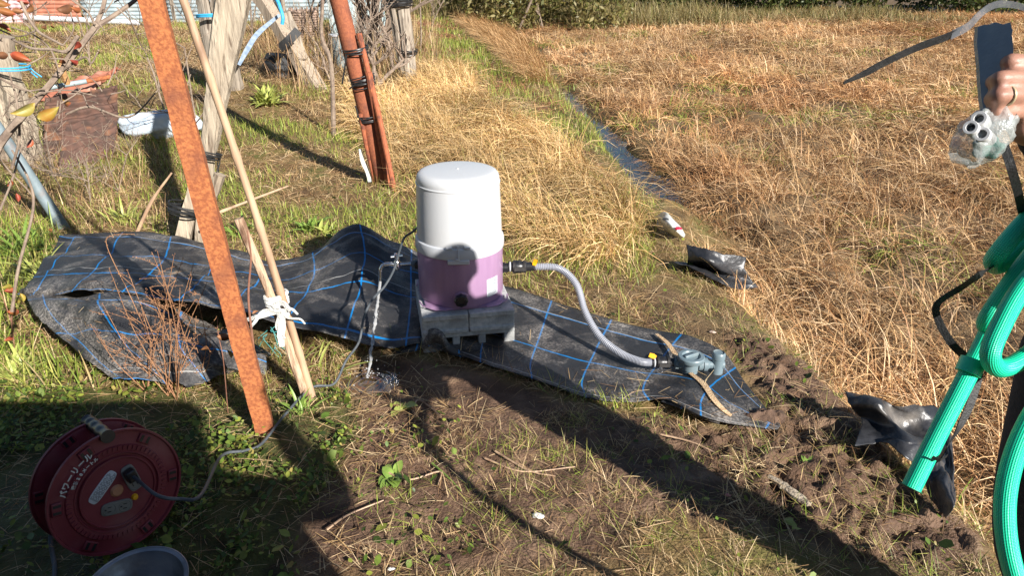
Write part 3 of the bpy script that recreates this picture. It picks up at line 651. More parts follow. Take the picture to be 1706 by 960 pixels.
def hollow_block(dy, label):
    o = empty('concrete_block', front+ey*(.095+dy)+Vector((0, 0, BZ-.177)), label, 'concrete block', 'concrete blocks under the pump', rz=yaw)
    mb = MB(); w, d, h = .39, .19, .0875; t = .031; cw = (w-4*t-.03)/3; fl = .021
    mb.box((0, 0, fl/2), (w, d, fl)); mb.box((0, 0, h-fl/2), (w, d, fl))
    x = -w/2
    for i in range(4):
        tt = t+(.015 if i in (0, 3) else 0); mb.box((x+tt/2, 0, h/2), (tt, d-.004, h-2*fl+.002)); x += tt+cw
    mb.build('body', M_conc, o, smooth=True, bevel=.004, world=False)
    return o
hollow_block(.005, 'lower grey hollow block with its holes open to the front of the stack')
hollow_block(.205, 'lower grey hollow block hidden behind the front one under the stack')

# ------------------------------------------------------------------ pump
PCv = Vector((0, 0, 0)); PCv = front+ex*(-.004)+ey*.205
def pump():
    o = empty('water_pump', (PCv.x, PCv.y, BZ), 'white topped mauve cylindrical water pump standing on grey concrete blocks', 'water pump')
    base = Matrix.Rotation(yaw, 4, 'Z')
    b = MB(); b.lathe([(.0, .004), (.172, .004), (.178, .010), (.182, .022), (.182, .235), (.180, .25)], 96); b.build('body', M_purple, o, world=False)
    # foot flange: rounded square with stiffening ears
    f = MB(); n = 96; prof = []
    def sq(a, p=5): c, s = abs(math.cos(a+yaw*0)), abs(math.sin(a)); return 1/((c**p+s**p)**(1/p))
    for (r, z, p) in ((.1, 0, 5), (.166, 0, 6), (.169, .004, 6), (.169, .010, 6), (.164, .0135, 6), (.155, .014, 3), (.12, .014, 2)): prof.append((r, z, p))
    vs = []
    for r, z, p in prof:
        for k in range(n):
            a = 2*PI*k/n; q = sq(a-yaw, p) if p > 2 else 1; vs.append((r*q*math.cos(a), r*q*math.sin(a), z))
    fs = [(i*n+k, i*n+(k+1) % n, (i+1)*n+(k+1) % n, (i+1)*n+k) for i in range(len(prof)-1) for k in range(n)]
    f.add(vs, fs)
    for sx_, sy_ in ((-1, -1), (1, -1), (1, 1), (-1, 1)):
        c = base @ Vector((sx_*.150, sy_*.150, 0)); u = Vector((c.x, c.y, 0)).normalized()
        t = Vector((-u.y, u.x, 0)); ctr = Vector((c.x, c.y, .0145))
        f.tube([ctr+t*.075-u*.02, ctr+t*.035+u*.006, ctr-t*.035+u*.006, ctr-t*.075-u*.02], .0035, 6)
    fo = f.build('foot_flange', M_purple, o, world=False)
    for sx_, sy_ in ((-1, -1), (1, -1), (1, 1), (-1, 1)):
        c = base @ Vector((sx_*.153, sy_*.153, 0)); q = MB().lathe([(.0, .0155), (.0055, .0155), (.0055, .0145)], 12, Matrix.Translation(c)); q.build('bolt_hole', M_blackp, fo, world=False)
    r = MB(); r.lathe([(.176, .236), (.1865, .236), (.188, .240), (.188, .272), (.185, .282), (.176, .288), (.170, .288)], 96); r.build('rim_ring', M_ring, o, world=False)
    c = MB(); c.lathe([(.178, .275), (.1785, .30), (.1765, .37), (.174, .44), (.1715, .515), (.1712, .520), (.1735, .5215), (.1735, .5255), (.1702, .528), (.1705, .538), (.168, .552), (.160, .564), (.149, .5695), (.138, .5715), (.120, .573), (.06, .5752), (.006, .5758), (.005, .578), (0, .5785)], 128)
    c.build('cover', M_white, o, world=False, angle=50)
    # latch: clip and catch on the ring, facing the camera
    def face(a, rr, z): return Matrix.Translation((rr*math.cos(a), rr*math.sin(a), z)) @ Matrix.Rotation(a+PI/2, 4, 'Z')
    a0 = rad(-88); l = MB()
    l.box((0, -.001, -.012), (.088, .010, .020), face(a0, .184, .240)); lo = l.build('latch_plate', M_ring, o, world=False, bevel=.003)
    l = MB(); l.box((-.0, 0, .0), (.007, .007, .062), face(a0, .1905, .272)); l.box((-.004, 0, -.030), (.016, .008, .008), face(a0, .1905, .272)); l.build('latch_clip', M_ring, o, world=False, bevel=.002)
    for s_ in (-1, 1):
        l = MB(); l.box((s_*.036, 0, 0), (.026, .010, .010), face(a0, .184, .291)); l.build('latch_boss', M_ring, o, world=False, bevel=.003)
    # drain knob
    a1 = rad(-86); M = Matrix.Translation((.180*math.cos(a1), .180*math.sin(a1), .058)) @ Matrix.Rotation(a1, 4, 'Z') @ Matrix.Rotation(PI/2, 4, 'Y')
    k = MB(); k.lathe([(.0, -.005), (.033, -.005), (.033, .006), (.027, .008), (.0, .008)], 32, M); kn = k.build('drain_collar', M_purple, o, world=False)
    k = MB(); k.lathe([(.024, .004), (.0265, .010), (.027, .026), (.024, .031), (.016, .032), (.014, .026), (.0, .026)], 48, M, sq=lambda a: 1+.10*max(0, math.cos(8*a))**.5-.02); k.build('drain_knob', M_blackp, o, world=False, angle=25)
    # rating label bent round the body
    A0, A1, z0, z1 = rad(-50), rad(-29), .045, .128; R_ = .1828
    def patch(mb, a0_, a1_, za, zb, R, n=10, sk=.0):
        vs = [(R*math.cos(a0_+(a1_-a0_)*i/n), R*math.sin(a0_+(a1_-a0_)*i/n), z) for z in (za, zb) for i in range(n+1)]
        mb.add(vs, [(i, i+1, n+2+i, n+1+i) for i in range(n)])
    q = MB(); patch(q, A0, A1, z0, z1, R_); lb = q.build('rating_label', M_labelw, o, world=False)
    q = MB(); random.seed(3); W = A1-A0; Hh = z1-z0
    def seg(x0, x1, y0, y1): patch(q, A0+W*x0, A0+W*x1, z0+Hh*y0, z0+Hh*y1, R_+.0004, 3)
    seg(.08, .52, .93, .955)
    for x0, x1, y0, y1 in ((.08, .5, .84, .855), (.08, .5, .60, .615), (.08, .10, .60, .855), (.48, .50, .60, .855), (.56, .58, .52, .95)): seg(x0, x1, y0, y1)
    for k in range(9):
        y = .80-k*.022 if k < 7 else .5; x = .13; 
        while x < .42: w = random.uniform(.02, .07); seg(x, min(x+w, .44), y, y+.009); x += w+.02
    for k in range(16):
        y = .93-k*.028; x = .61
        while x < .9: w = random.uniform(.02, .08); seg(x, min(x+w, .93), y, y+.012); x += w+.02
    for k in range(12):
        y = .42-k*.032; x = .08
        while x < .88: w = random.uniform(.02, .09); seg(x, min(x+w, .92), y, y+.013); x += w+.022
    q.build('label_print', M_labelink, lb, world=False)
    # bosses for the two pipes
    al = rad(180-14); ar = rad(4)
    for a, nm in ((al, 'outlet_port'), (ar, 'inlet_port')):
        M = Matrix.Translation((.176*math.cos(a), .176*math.sin(a), .118)) @ Matrix.Rotation(a, 4, 'Z') @ Matrix.Rotation(PI/2, 4, 'Y')
        k = MB(); k.lathe([(0, -.01), (.024, -.01), (.024, .010), (.021, .012), (.021, .028), (.0, .028)], 32, M); k.build(nm, M_blackp, o, world=False)
    o.scale = (1, 1, .967)
    return o
pump_o = pump()
def pump_pt(a, r, z): return Vector((PCv.x+r*math.cos(rad(a)), PCv.y+r*math.sin(rad(a)), BZ+z))

# ------------------------------------------------------------------ tap with running water
def tap():
    s = pump_pt(166, .205, .118); e = L(592, 462, s.y-.03)
    o = empty('tap', s, 'chrome garden tap on the left side of the pump, running with water', 'tap')
    d = (L(655, 460, s.y-.02)-s); d.z = 0; d = Vector((-1, -.10, -.02)).normalized(); A = Matrix.Translation(s) @ d.to_track_quat('Z', 'Y').to_matrix().to_4x4()
    b = MB().lathe([(.0, -.006), (.018, -.006), (.018, .004), (.0155, .006), (.0165, .008), (.0165, .013), (.0135, .015), (.0135, .022), (0, .022)], 6*4, A); b.build('threaded_collar', M_galv, o)
    p = [s+d*t for t in (.02, .05, .075)]
    b = MB().tube(spline(p, 4), [.0085, .008, .0105], 16); c = s+d*.082
    b.lathe([(0, -.02), (.010, -.02), (.0145, -.012), (.0145, .012), (.011, .018), (.009, .022), (.009, .034), (0, .034)], 24, Matrix.Translation(c))
    sp = [c+d*.008, c+d*.035+Vector((0, 0, .006)), c+d*.060+Vector((0, 0, .0)), c+d*.072+Vector((0, -.004, -.018)), c+d*.075+Vector((0, -.006, -.05)), c+d*.078+Vector((0, -.008, -.072))]
    b.tube(spline(sp, 6), [.0095, .009, .009, .0085, .0082, .0085], 16); b.build('tap_body', M_chrome, o)
    h = MB(); hc = c+Vector((0, 0, .040)); h.lathe([(0, -.006), (.011, -.006), (.013, .0), (.011, .008), (0, .010)], 20, Matrix.Translation(hc))
    for a in (20, 110): v = Vector((math.cos(rad(a)), math.sin(rad(a)), 0)); h.tube([hc-v*.026, hc+v*.026], [.0065, .005, .0065], 10)
    h.build('cross_handle', M_chrome, o)
    return sp[-1]
tip = tap()
M_water = glass_mat('running_water', (.93, .94, .94), .06, 1.33, .68)
def stream():
    mb = MB(); random.seed(5); end = G(613, 632); end.z += .005; n = 90; pts = []; rs = []
    for i in range(n+1):
        t = i/n; p = tip.lerp(end, t); p.x = tip.x+(end.x-tip.x)*t**.7; p.z = tip.z+(end.z-tip.z)*(t**1.15)
        p += Vector((math.sin(t*31)*.0035*t, math.cos(t*23)*.003*t, 0)); pts.append(p)
        rs.append(.0078-.0012*t+(.0016*math.sin(t*52+math.sin(t*17)*2)+.0014*math.sin(t*131))*min(1, t*2.5))
    mb.tube(pts, [q_*.85 for q_ in rs], 14, noise=lambda a, t: 1+.18*math.sin(3*a+t*60)*min(1, t*2))
    for i in range(36):
        q = end+Vector((random.gauss(0, .03), random.gauss(0, .025), .012+abs(random.gauss(0, .02)))); r = random.uniform(.0012, .0035)
        mb.lathe([(0, -r), (r*.8, -r*.5), (r, 0), (r*.7, r*.6), (0, r)], 8, Matrix.Translation(q))
    for i in range(26):
        t = random.random()*.9+.1; q = pts[int(t*n)]+Vector((random.gauss(0, .008), random.gauss(0, .006), 0)); r = random.uniform(.001, .0025)
        mb.lathe([(0, -r), (r*.8, -r*.5), (r, 0), (r*.7, r*.6), (0, r)], 8, Matrix.Translation(q))
    o = mb.build('water_stream', M_water, angle=180); tag(o, 'thin stream of clear water falling from the tap and splashing on the soil', 'water stream')
    pm = bpy.data.materials.new('puddle_water'); pm.use_nodes = True; b = pm.node_tree.nodes['Principled BSDF']; nt = pm.node_tree
    b.inputs['Base Color'].default_value = (.11, .075, .04, 1); b.inputs['Roughness'].default_value = .06; b.inputs['Transmission Weight'].default_value = .25; b.inputs['IOR'].default_value = 1.33
    tc = nd(nt, 'ShaderNodeTexCoord'); w = nd(nt, 'ShaderNodeTexWave', wave_type='RINGS', rings_direction='Z', Scale=9, Distortion=4); nt.links.new(tc.outputs['Object'], w.inputs[0])
    bp = nd(nt, 'ShaderNodeBump', Strength=.35, Distance=.004); nt.links.new(w.outputs[0], bp.inputs['Height']); nt.links.new(bp.outputs[0], b.inputs['Normal'])
    vs = []; fs = []; rings, seg = 8, 40; zc = gz(end.x, end.y)+.028
    for i in range(1, rings+1):
        for k in range(seg):
            a = 2*PI*k/seg; r = .15*i/rings*(1+.3*math.sin(3*a+1)+.12*math.sin(7*a)); vs.append((end.x+r*1.35*math.cos(a), end.y+r*.85*math.sin(a), zc+(.006*math.exp(-(r/.03)**2))))
    vs.append((end.x, end.y, zc+.008)); c = len(vs)-1
    fs += [(c, k, (k+1) % seg) for k in range(seg)]
    fs += [(i*seg+k, i*seg+(k+1) % seg, (i+1)*seg+(k+1) % seg, (i+1)*seg+k) for i in range(rings-1) for k in range(seg)]
    w = MB().add(vs, fs).build('puddle', pm); tag(w, 'small rippling puddle where the tap water lands', 'puddle', kind='structure')
stream()

# ------------------------------------------------------------------ suction hose with couplings
def coupling(parent, p, d, s=1.0, name='hose_coupling', tagpos=.105):
    A = Matrix.Translation(p) @ Vector(d).to_track_quat('Z', 'Y').to_matrix().to_4x4() @ Matrix.Scale(s, 4)
    c = MB().lathe([(0, 0), (.021, 0), (.021, .018), (.0265, .020), (.0275, .030), (.0275, .050), (.0255, .054), (.024, .062), (.024, .078), (.020, .082), (.020, .1), (0, .1)], 32, A).build(name, M_blackp, parent)
    r = MB()
    for z in (.022, .027, .046, .066, .071): r.lathe([(.0265, z), (.0285, z+.001), (.0285, z+.003), (.0265, z+.004)], 32, A)
    for sg in (-1, 1): r.box((sg*.029, 0, .052), (.006, .016, .05), A)
    r.build('lever_arm', M_dusty, c)
    b = MB().lathe([(.0215, .006), (.0225, .007), (.0225, .011), (.0215, .012)], 32, A).build('white_band', M_white, c)
    return c
def suction():
    s = pump_pt(4, .205, .118); o = empty('suction_hose', (s.x, s.y, 0), 'clear spiral suction hose curving from the pump down to the grey valve', 'hose')
    d = Vector((1, .02, .0)); coupling(o, s, d)
    w = MB().tube([s+d*.098, s+d*.118], .0175, 16).build('hose_tail', M_blackp, o)
    z0 = s.z
    e = P(1092, 604, .068)
    pts = [s+d*.105, K(925, 443, 0)] if 0 else [s+d*.105, L(930, 447, s.y-.02), P(960, 474, .25), P(975, 520, .16), P(1000, 562, .09), P(1035, 590, .062), P(1068, 603, .064), P(1092, 604, .068)]
    path = spline(pts, 10)
    # translucent wall with wire helix
    m = bpy.data.materials.new('clear_hose_wall'); m.use_nodes = True; b = m.node_tree.nodes['Principled BSDF']
    b.inputs['Base Color'].default_value = (.60, .62, .68, 1); b.inputs['Roughness'].default_value = .06; b.inputs['Coat Weight'].default_value = 1; b.inputs['Transmission Weight'].default_value = .5; b.inputs['IOR'].default_value = 1.12; b.inputs['Alpha'].default_value = .55
    MB().tube(path, .0148, 20, cap=False).build('hose_wall', m, o)
    h = MB(); n = len(path); turns = 105; pp = []
    t0 = (path[1]-path[0]).normalized(); nrm = t0.orthogonal().normalized(); frames = []
    for i in range(n):
        t = (path[min(i+1, n-1)]-path[max(i-1, 0)]).normalized(); nrm = (nrm-t*nrm.dot(t)).normalized(); frames.append((path[i], nrm.copy(), t.cross(nrm)))
    N = turns*12
    for j in range(N+1):
        x = j/N*(n-1); i = min(int(x), n-2); f = x-i; a = 2*PI*j/12
        c = frames[i][0].lerp(frames[i+1][0], f); e1 = frames[i][1].lerp(frames[i+1][1], f); e2 = frames[i][2].lerp(frames[i+1][2], f)
        pp.append(c+(e1*math.cos(a)+e2*math.sin(a))*.0148)
    h.tube(pp, .0012, 5); mw = pmat('hose_helix', (.36, .38, .44), (.46, .48, .54), 20, .3); h.build('helix', mw, o)
    MB().tube(path, .0095, 12).build('water_core', pmat('hose_inside', (.34, .35, .40), (.44, .45, .50), 20, .35), o)
    # yellow tags
    for q, dd in ((s+d*.112+Vector((0, -.016, .012)), Vector((.3, 0, 1))), (e+Vector((.0, 0, .022)), Vector((-1, 0, .5)))):
        t = MB().ribbon(spline([q, q+dd*.012, q+dd*.028+Vector((0, -.004, 0))], 3), [.014, .02, .016], side=(0, -1, .3), thick=.002).build('yellow_tag', M_yel, o)
    return path[-1]
hose_end = suction()

# ------------------------------------------------------------------ grey check valve assembly
def valve():
    c = P(1148, 626, .02); o = empty('check_valve', c, 'grey plastic valve with a round ridged cap and an upright end pipe on the cloth', 'valve')
    T = Matrix.Translation(c)
    vc = M_greypvc
    b = MB().lathe([(0, -.02), (.030, -.02), (.030, .03), (.0325, .033), (.033, .060), (.038, .066), (.050, .070), (.052, .074), (.052, .086), (.049, .090), (.036, .0905), (.034, .086), (.030, .083), (0, .083)], 48, T)
    b.build('valve_body', vc, o)
    g = MB(); g.box((0, 0, .089), (.066, .014, .016), T @ Matrix.Rotation(rad(28), 4, 'Z')); g.build('cap_grip', vc, o, bevel=.004)
    e = hose_end; y = c.z+.045; cc = Vector((c.x, c.y, e.z+.002))
    g = MB().tube([e+Vector((.075, 0, 0)), Vector((e.x+.075, e.y, e.z)).lerp(cc, .5), cc], [.019, .022, .022], 24)
    A = Matrix.Translation(e+Vector((.088, 0, 0))) @ Vector((1, 0, 0)).to_track_quat('Z', 'Y').to_matrix().to_4x4()
    g.lathe([(.018, -.012), (.026, -.012), (.026, .006), (.018, .006)], 8, A); g.build('inlet_neck', vc, o)
    rt = L(1196, 602, c.y); d = Vector((rt.x-cc.x, rt.y-cc.y, 0)).normalized()
    A = Matrix.Translation(cc+d*.03) @ d.to_track_quat('Z', 'Y').to_matrix().to_4x4()
    g = MB().lathe([(0, 0), (.024, 0), (.024, .018), (.027, .019), (.027, .034), (.021, .036), (.0165, .042), (.0165, .056), (.019, .058), (.019, .1), (0, .1)], 32, A).build('outlet_neck', vc, o)
    r = MB().lathe([(0, -.09), (.0205, -.09), (.0205, .0), (.0175, .0)], 24, Matrix.Translation(rt)).build('riser_pipe', pmat('muddy_grey_pipe', (.22, .22, .22), (.34, .30, .29), 20, .6, c3=(.45, .25, .24), s3=12, k3=(.5, .7)), o)
    r = MB().lathe([(.0, -.055), (.0235, -.055), (.0235, .012), (.026, .014), (.0262, .032), (.024, .036), (.021, .040), (.0205, .036), (.0, .036)], 32, Matrix.Translation(rt)).build('riser_tee', vc, o)
    coupling(o, hose_end+Vector((-.012, 0, 0)), Vector((1, 0, 0)), .85, 'cam_coupling')
    rg = MB(); rc = hose_end+Vector((.015, -.028, -.020)); rg.tube([rc+Vector((math.cos(a)*.011, 0, math.sin(a)*.011)) for a in np.linspace(0, 2*PI, 18)], .0018, 6, cap=False); rg.build('pull_ring', M_chrome, o)
valve()
# ------------------------------------------------------------------ weed cloth
left = net('weed_cloth', [
    [(108,388,.10),(200,390,.12),(300,398,.12),(392,416,.10),(450,440,.07),(515,424,.08),(590,376,.23),(645,400,.16),(705,420,.10)],
    [(75,440,.13),(190,432,.18),(300,440,.15),(400,460,.14),(460,472,.09),(530,460,.11),(600,428,.16),(650,450,.12),(705,470,.07)],
    [(45,484,.13),(170,474,.20),(290,478,.18),(395,496,.17),(465,508,.13),(535,508,.12),(600,500,.11),(650,512,.08),(705,525,.05)],
    [(30,498,.10),(150,492,.17),(275,500,.18),(385,522,.17),(470,545,.12),(545,563,.08),(605,574,.05),(655,580,.035),(700,578,.03)]],
    M_mat, seed=3, sub=16, wrinkle=.024)
tag(left, 'long black weed cloth with blue grid lines draped over the turf left of the pump', 'weed cloth')
fold = net('weed_cloth', [
    [(42,492,.102),(150,491,.175),(250,500,.178),(335,535,.05),(400,560,.05),(452,588,.04)],
    [(62,532,.10),(168,520,.20),(250,528,.16),(325,556,.10),(392,575,.10),(446,600,.06)],
    [(118,576,.10),(186,580,.12),(252,588,.13),(325,594,.11),(392,604,.09),(444,614,.06)],
    [(192,634,.05),(218,638,.05),(272,642,.04),(326,644,.04),(386,622,.03),(436,628,.02)]],
    mat_mat('creased_weed_cloth', 1.0, .40), seed=21, sub=16, wrinkle=.034)
tag(fold, 'crumpled dusty fold of black cloth behind the dead weed and front steel post', 'weed cloth')
right = net('weed_cloth', [
    [(700,455,.02),(780,468,.015),(848,480,.014),(930,506,.014),(1010,532,.014),(1090,550,.02),(1150,562,.03),(1205,588,.03),(1242,640,.02),(1300,711,.01)],
    [(700,510,.02),(770,518,.015),(850,540,.014),(920,560,.014),(990,580,.014),(1060,598,.015),(1120,608,.02),(1180,624,.035),(1222,662,.03),(1299,714,.01)],
    [(695,548,.03),(765,565,.02),(840,590,.014),(900,610,.014),(970,634,.014),(1040,648,.015),(1092,648,.03),(1155,660,.06),(1212,690,.04),(1297,716,.01)],
    [(690,572,.04),(755,590,.03),(835,616,.02),(905,640,.015),(985,666,.012),(1050,672,.012),(1105,668,.03),(1162,692,.06),(1207,705,.03),(1293,718,.01)]],
    M_mat, seed=8, sub=14, wrinkle=.007)
tag(right, 'flat black weed cloth with blue lines under the blocks and grey valve', 'weed cloth')
net('curled_edge', [
    [(664,584,.015),(700,566,.05),(718,548,.115),(736,552,.12),(748,572,.07),(775,590,.03)],
    [(662,587,.012),(702,574,.04),(720,558,.10),(736,562,.10),(746,582,.05),(776,594,.02)],
    [(660,590,.01),(706,582,.02),(722,572,.06),(735,574,.06),(744,588,.03),(778,598,.015)]], M_mat, parent=right, seed=9, sub=8, wrinkle=.002)
net('curled_edge', [
    [(1105,664,.03),(1140,668,.055),(1170,682,.06),(1200,700,.04)],
    [(1100,670,.025),(1138,684,.03),(1168,698,.03),(1198,708,.015)]], M_mat, parent=right, seed=19, sub=8, wrinkle=.004)
s1 = net('cloth_scrap', [
    [(1143,410,.13),(1180,414,.15),(1215,424,.12),(1243,430,.09)],
    [(1146,436,.06),(1182,436,.10),(1214,450,.04),(1240,452,.03)],
    [(1138,442,.0),(1170,448,.0),(1206,462,-.01),(1250,474,-.04)],
    [(1120,438,.04),(1160,454,.03),(1205,476,.0),(1262,488,-.08)]], M_scrap, seed=31, sub=16, wrinkle=.032, thick=.002)
tag(s1, 'small folded scrap of black cloth lying in the grass below the white wrapper', 'cloth scrap')
s2 = net('cloth_scrap', [
    [(1405,650,.13),(1448,664,.10),(1500,688,.11),(1556,686,.06),(1582,735,.02),(1586,790,.02)],
    [(1414,684,.09),(1458,682,.13),(1506,706,.06),(1552,716,.07),(1578,765,.03),(1590,825,.05)],
    [(1434,706,.06),(1470,716,.07),(1512,736,.10),(1548,760,.05),(1570,800,.08),(1588,850,.06)],
    [(1424,742,.09),(1466,744,.06),(1504,766,.08),(1534,786,.04),(1546,822,.01),(1570,866,.0)]], M_scrap, seed=37, sub=18, wrinkle=.034, thick=.002)
tag(s2, 'shiny torn sheet of black plastic cloth at the mud edge below the green hose', 'cloth scrap')
# tan band crossing the cloth under the valve
tb = empty('hemp_band', P(1152, 640, .03), 'tan frayed hemp band lying across the black cloth under the grey valve', 'hemp band')
def on_cloth(u, v, z): p = P(u, v, z); return p
MB().ribbon(spline([on_cloth(1094, 557, .035), on_cloth(1112, 572, .04), on_cloth(1126, 592, .045), on_cloth(1140, 615, .045)], 8), [.014, .02, .02, .018], side=(0, 0, 1), thick=.003).build('band_end', M_tan, tb)
MB().ribbon(spline([on_cloth(1150, 622, .05), on_cloth(1172, 640, .062), on_cloth(1188, 664, .066), on_cloth(1204, 682, .055), on_cloth(1218, 693, .045)], 8), [.016, .024, .022, .02, .014], side=(0, 0, 1), thick=.003).build('band_end', M_tan, tb)
# shallow pool of brown water caught on the cloth
# ------------------------------------------------------------------ steel post in front, bamboo and stakes
def Lz(u, v, y): return L(u, v, y)
f0 = G(442, 724); t0 = L(247, -10, f0.y-.0)
ax = (t0-f0); top = f0+ax*1.35
so = empty('steel_post', f0, 'leaning rusty orange steel angle post in front of the black cloth', 'steel post')
d = ax.normalized(); e1 = Vector((1, .25, 0)); e1 = (e1-d*e1.dot(d)).normalized(); e2 = d.cross(e1).normalized()
if e2.y < 0: e2 = -e2
mb = MB(); n = 40; w, t = .062, .007; random.seed(2); vs = []
for i in range(n+1):
    c = (f0-d*.08).lerp(top, i/n); j = lambda s=.0016: random.uniform(-s, s)
    for a, b_ in ((-w/2, 0), (w/2, 0), (w/2, w*.62), (w/2-t, w*.62), (w/2-t, t), (-w/2, t)): vs.append(c+e1*(a+j())+e2*(b_+j()))
fs = [(i*6+k, i*6+(k+1) % 6, (i+1)*6+(k+1) % 6, (i+1)*6+k) for i in range(n) for k in range(6)]+[(0, 1, 2, 3, 4, 5), tuple(n*6+k for k in (5, 4, 3, 2, 1, 0))]
mb.add(vs, fs).build('angle_bar', M_rust, so, angle=30)
# bamboo cane and two stakes
b0 = G(521, 664); bt = L(300, -20, b0.y-.02); bd = bt-b0
def cane(name, a, b_, r0, r1, m, parent=None, nodes=9):
    mb = MB(); pts = []; rs = []; a, b_ = Vector(a), Vector(b_); n = nodes*8
    sd = (b_-a).normalized().orthogonal()
    for i in range(n+1):
        t = i/n; ph = (t*nodes) % 1; pts.append(a.lerp(b_, t)+sd*math.sin(t*5)*.006)
        k = math.exp(-((min(ph, 1-ph))/.045)**2); rs.append((r0+(r1-r0)*t)*(1+.16*k))
    mb.tube(pts, rs, 12); return mb.build(name, m, parent)
co = cane('bamboo_cane', b0-bd*.03, b0+bd*1.5, .0135, .0115, M_bamboo); tag(co, 'long thin bamboo cane leaning between the steel post and the pump', 'bamboo cane')
s0 = G(510, 668); st = L(398, 364, s0.y+.02); so2 = post('wooden_stake', s0-(st-s0)*.05, st, .0165, M_bark, seg=12, rough=.12, seed=4, bow=.012, taper=1.05); tag(so2, 'short peeling brown stake tied to the bamboo cane with white string', 'stake')
kc = (b0.lerp(b0+bd, .17)); kn = L(463, 512, b0.y)
wo = empty('string_tie', kn, 'white plastic string knotted round the cane and stake with loose ends', 'string')
ad = (bd).normalized(); wraps('string_loop', kn+Vector((-.004, .01, .028)), ad+Vector((.1, 0, .2)), .036, M_pale, wo, turns=5, w=.013, seed=8, spread=.008, flat=.75)
mb = MB(); yk = b0.y-.04
for pts, w_ in (([(470,518),(450,522),(430,528),(412,533)], .02), ([(470,520),(440,518),(425,536),(418,545)], .012), ([(466,520),(470,538),(468,560),(470,578)], .026), ([(468,520),(462,545),(474,565)], .014),
                ([(466,518),(485,515),(496,524)], .009), ([(468,520),(480,530),(500,532),(508,540)], .006), ([(455,512),(470,505),(484,518)], .02), ([(462,516),(478,524),(466,530)], .022)):
    mb.ribbon(spline([L(u, v, yk+random.uniform(-.01, .01)) for u, v in pts], 5), [w_*.9, w_, w_*.7], side=(0, 1, .25), thick=.004)
mb.build('string_ends', M_pale, wo)
# teal netting twine behind
mb = MB(); random.seed(12)
for k in range(9):
    p = L(random.uniform(440, 470), random.uniform(530, 560), 2.62); q = [p]
    for _ in range(4): q.append(q[-1]+Vector((random.uniform(-.05, .05), random.uniform(-.02, .02), random.uniform(-.07, .01))))
    mb.tube(spline(q, 4), .0013, 4)
o = mb.build('twine_tangle', pmat('teal_twine', (.05, .28, .27), (.09, .36, .33), 20, .6)); tag(o, 'tangle of teal netting twine hanging behind the tied stakes', 'twine')

# ------------------------------------------------------------------ driftwood props (left)
pz = [G(300, 402), G(322, 402), G(345, 398)]
wp = empty('split_log', G(318, 400), 'pale split log leaning up behind the steel post, bound with black wire', 'log')
a = G(298, 412); b_ = L(392, 0, a.y+.25); bdir = b_-a; a2 = a-bdir*.04
post('log_half', a-Vector((0, .0, .03)), a.lerp(a+bdir*1.45, 1), .058, M_wood2, wp, seg=11, rough=.22, seed=11, bow=.03, taper=1.1)
a3 = G(335, 412); b3 = L(372, 20, a3.y+.2); post('log_half', a3-Vector((0, 0, .03)), a3+(b3-a3)*1.2, .052, M_wood2, wp, seg=11, rough=.25, seed=12, bow=-.02, taper=.9)
a4 = G(318, 408)+Vector((0, .05, 0)); post('log_half', a4, L(366, 290, a4.y+.05), .05, M_wood, wp, seg=9, rough=.25, seed=13, taper=.85)
for (u, v, tn, r) in ((312, 350, 7, .092), (343, 255, 4, .078)):
    wraps('wire_tie', L(u, v, a.y+.03*(400-v)/100), bdir, r, M_tie, wp, turns=tn, w=.009, seed=u, spread=.007, tails=2, flat=.75)
# pole with galvanised coat, far left
g0 = G(106, 380); g1 = L(-10, 205, g0.y); o = MB().tube([g0-(g1-g0)*.05, g0.lerp(g1, .5), g1+(g1-g0)*.9], .034, 20).build('steel_pipe', M_galv); tag(o, 'grey weathered pipe with rusty foot leaning at the left edge', 'pipe')
# pale split stump post
p0 = G(48, 268); p1 = L(8, 118, p0.y); o = empty('wood_stump', p0, 'thick pale split stump post beside the rusty corrugated sheet', 'wood post')
post('stump_half', p0-Vector((.03, 0, .05)), p1+(p1-p0)*.2, .125, M_wood2, o, seg=13, rough=.2, seed=15, taper=.75); p2 = G(18, 262); post('stump_half', p2-Vector((0, 0, .05)), L(0, 60, p2.y), .10, M_wood, o, seg=11, rough=.2, seed=16)
wraps('blue_twine', L(15, 112, p0.y-.05), Vector((0, 0, 1)), .13, M_blue, o, turns=2, w=.012, seed=3, spread=.02, tails=2)
# ------------------------------------------------------------------ rusty pipe post with rods and wire
r0 = G(640, 306); r1 = L(563, -5, r0.y); rd = r1-r0
po = empty('rusty_pipe_post', r0, 'thick rusty red pipe post with rods wired along its side', 'pipe post')
mb = MB().tube([r0-rd*.05, r0.lerp(r1, .5), r0+rd*1.5], .058, 28); mb.build('pipe', M_rustp, po)
q0 = G(657, 318); q1 = L(598, 55, r0.y-.03); MB().tube([q0-(q1-q0)*.05, q0.lerp(q1, .5)+Vector((.01, 0, 0)), q1], .019, 10).build('rod', M_rustd, po)
q0 = G(626, 306); q1 = L(600, 190, r0.y-.07); MB().tube([q0, q0.lerp(q1, .5)+Vector((-.008, 0, 0)), q1], .016, 10).build('rod', M_rustd, po)
q0 = G(648, 310); q1 = L(614, 120, r0.y-.08); MB().tube([q0, q0.lerp(q1, .5), q1], .024, 8).build('rod', M_rustd, po)
for (u, v, tn, sd_) in ((594, 84, 4, 1), (605, 135, 6, 2), (616, 197, 4, 3)): wraps('wire_tie', L(u, v, r0.y-.01), rd, .078, M_tie, po, turns=tn, w=.009, seed=sd_, spread=.012, tails=1, flat=.9)
for pts in ([(577, 92), (574, 115), (570, 140)], [(603, 138), (590, 142), (582, 148)], [(592, 176), (598, 195), (604, 200)]):
    MB().tube(spline([L(u, v, r0.y-.08) for u, v in pts], 5), .006, 6).build('wire_end', M_tie, po)
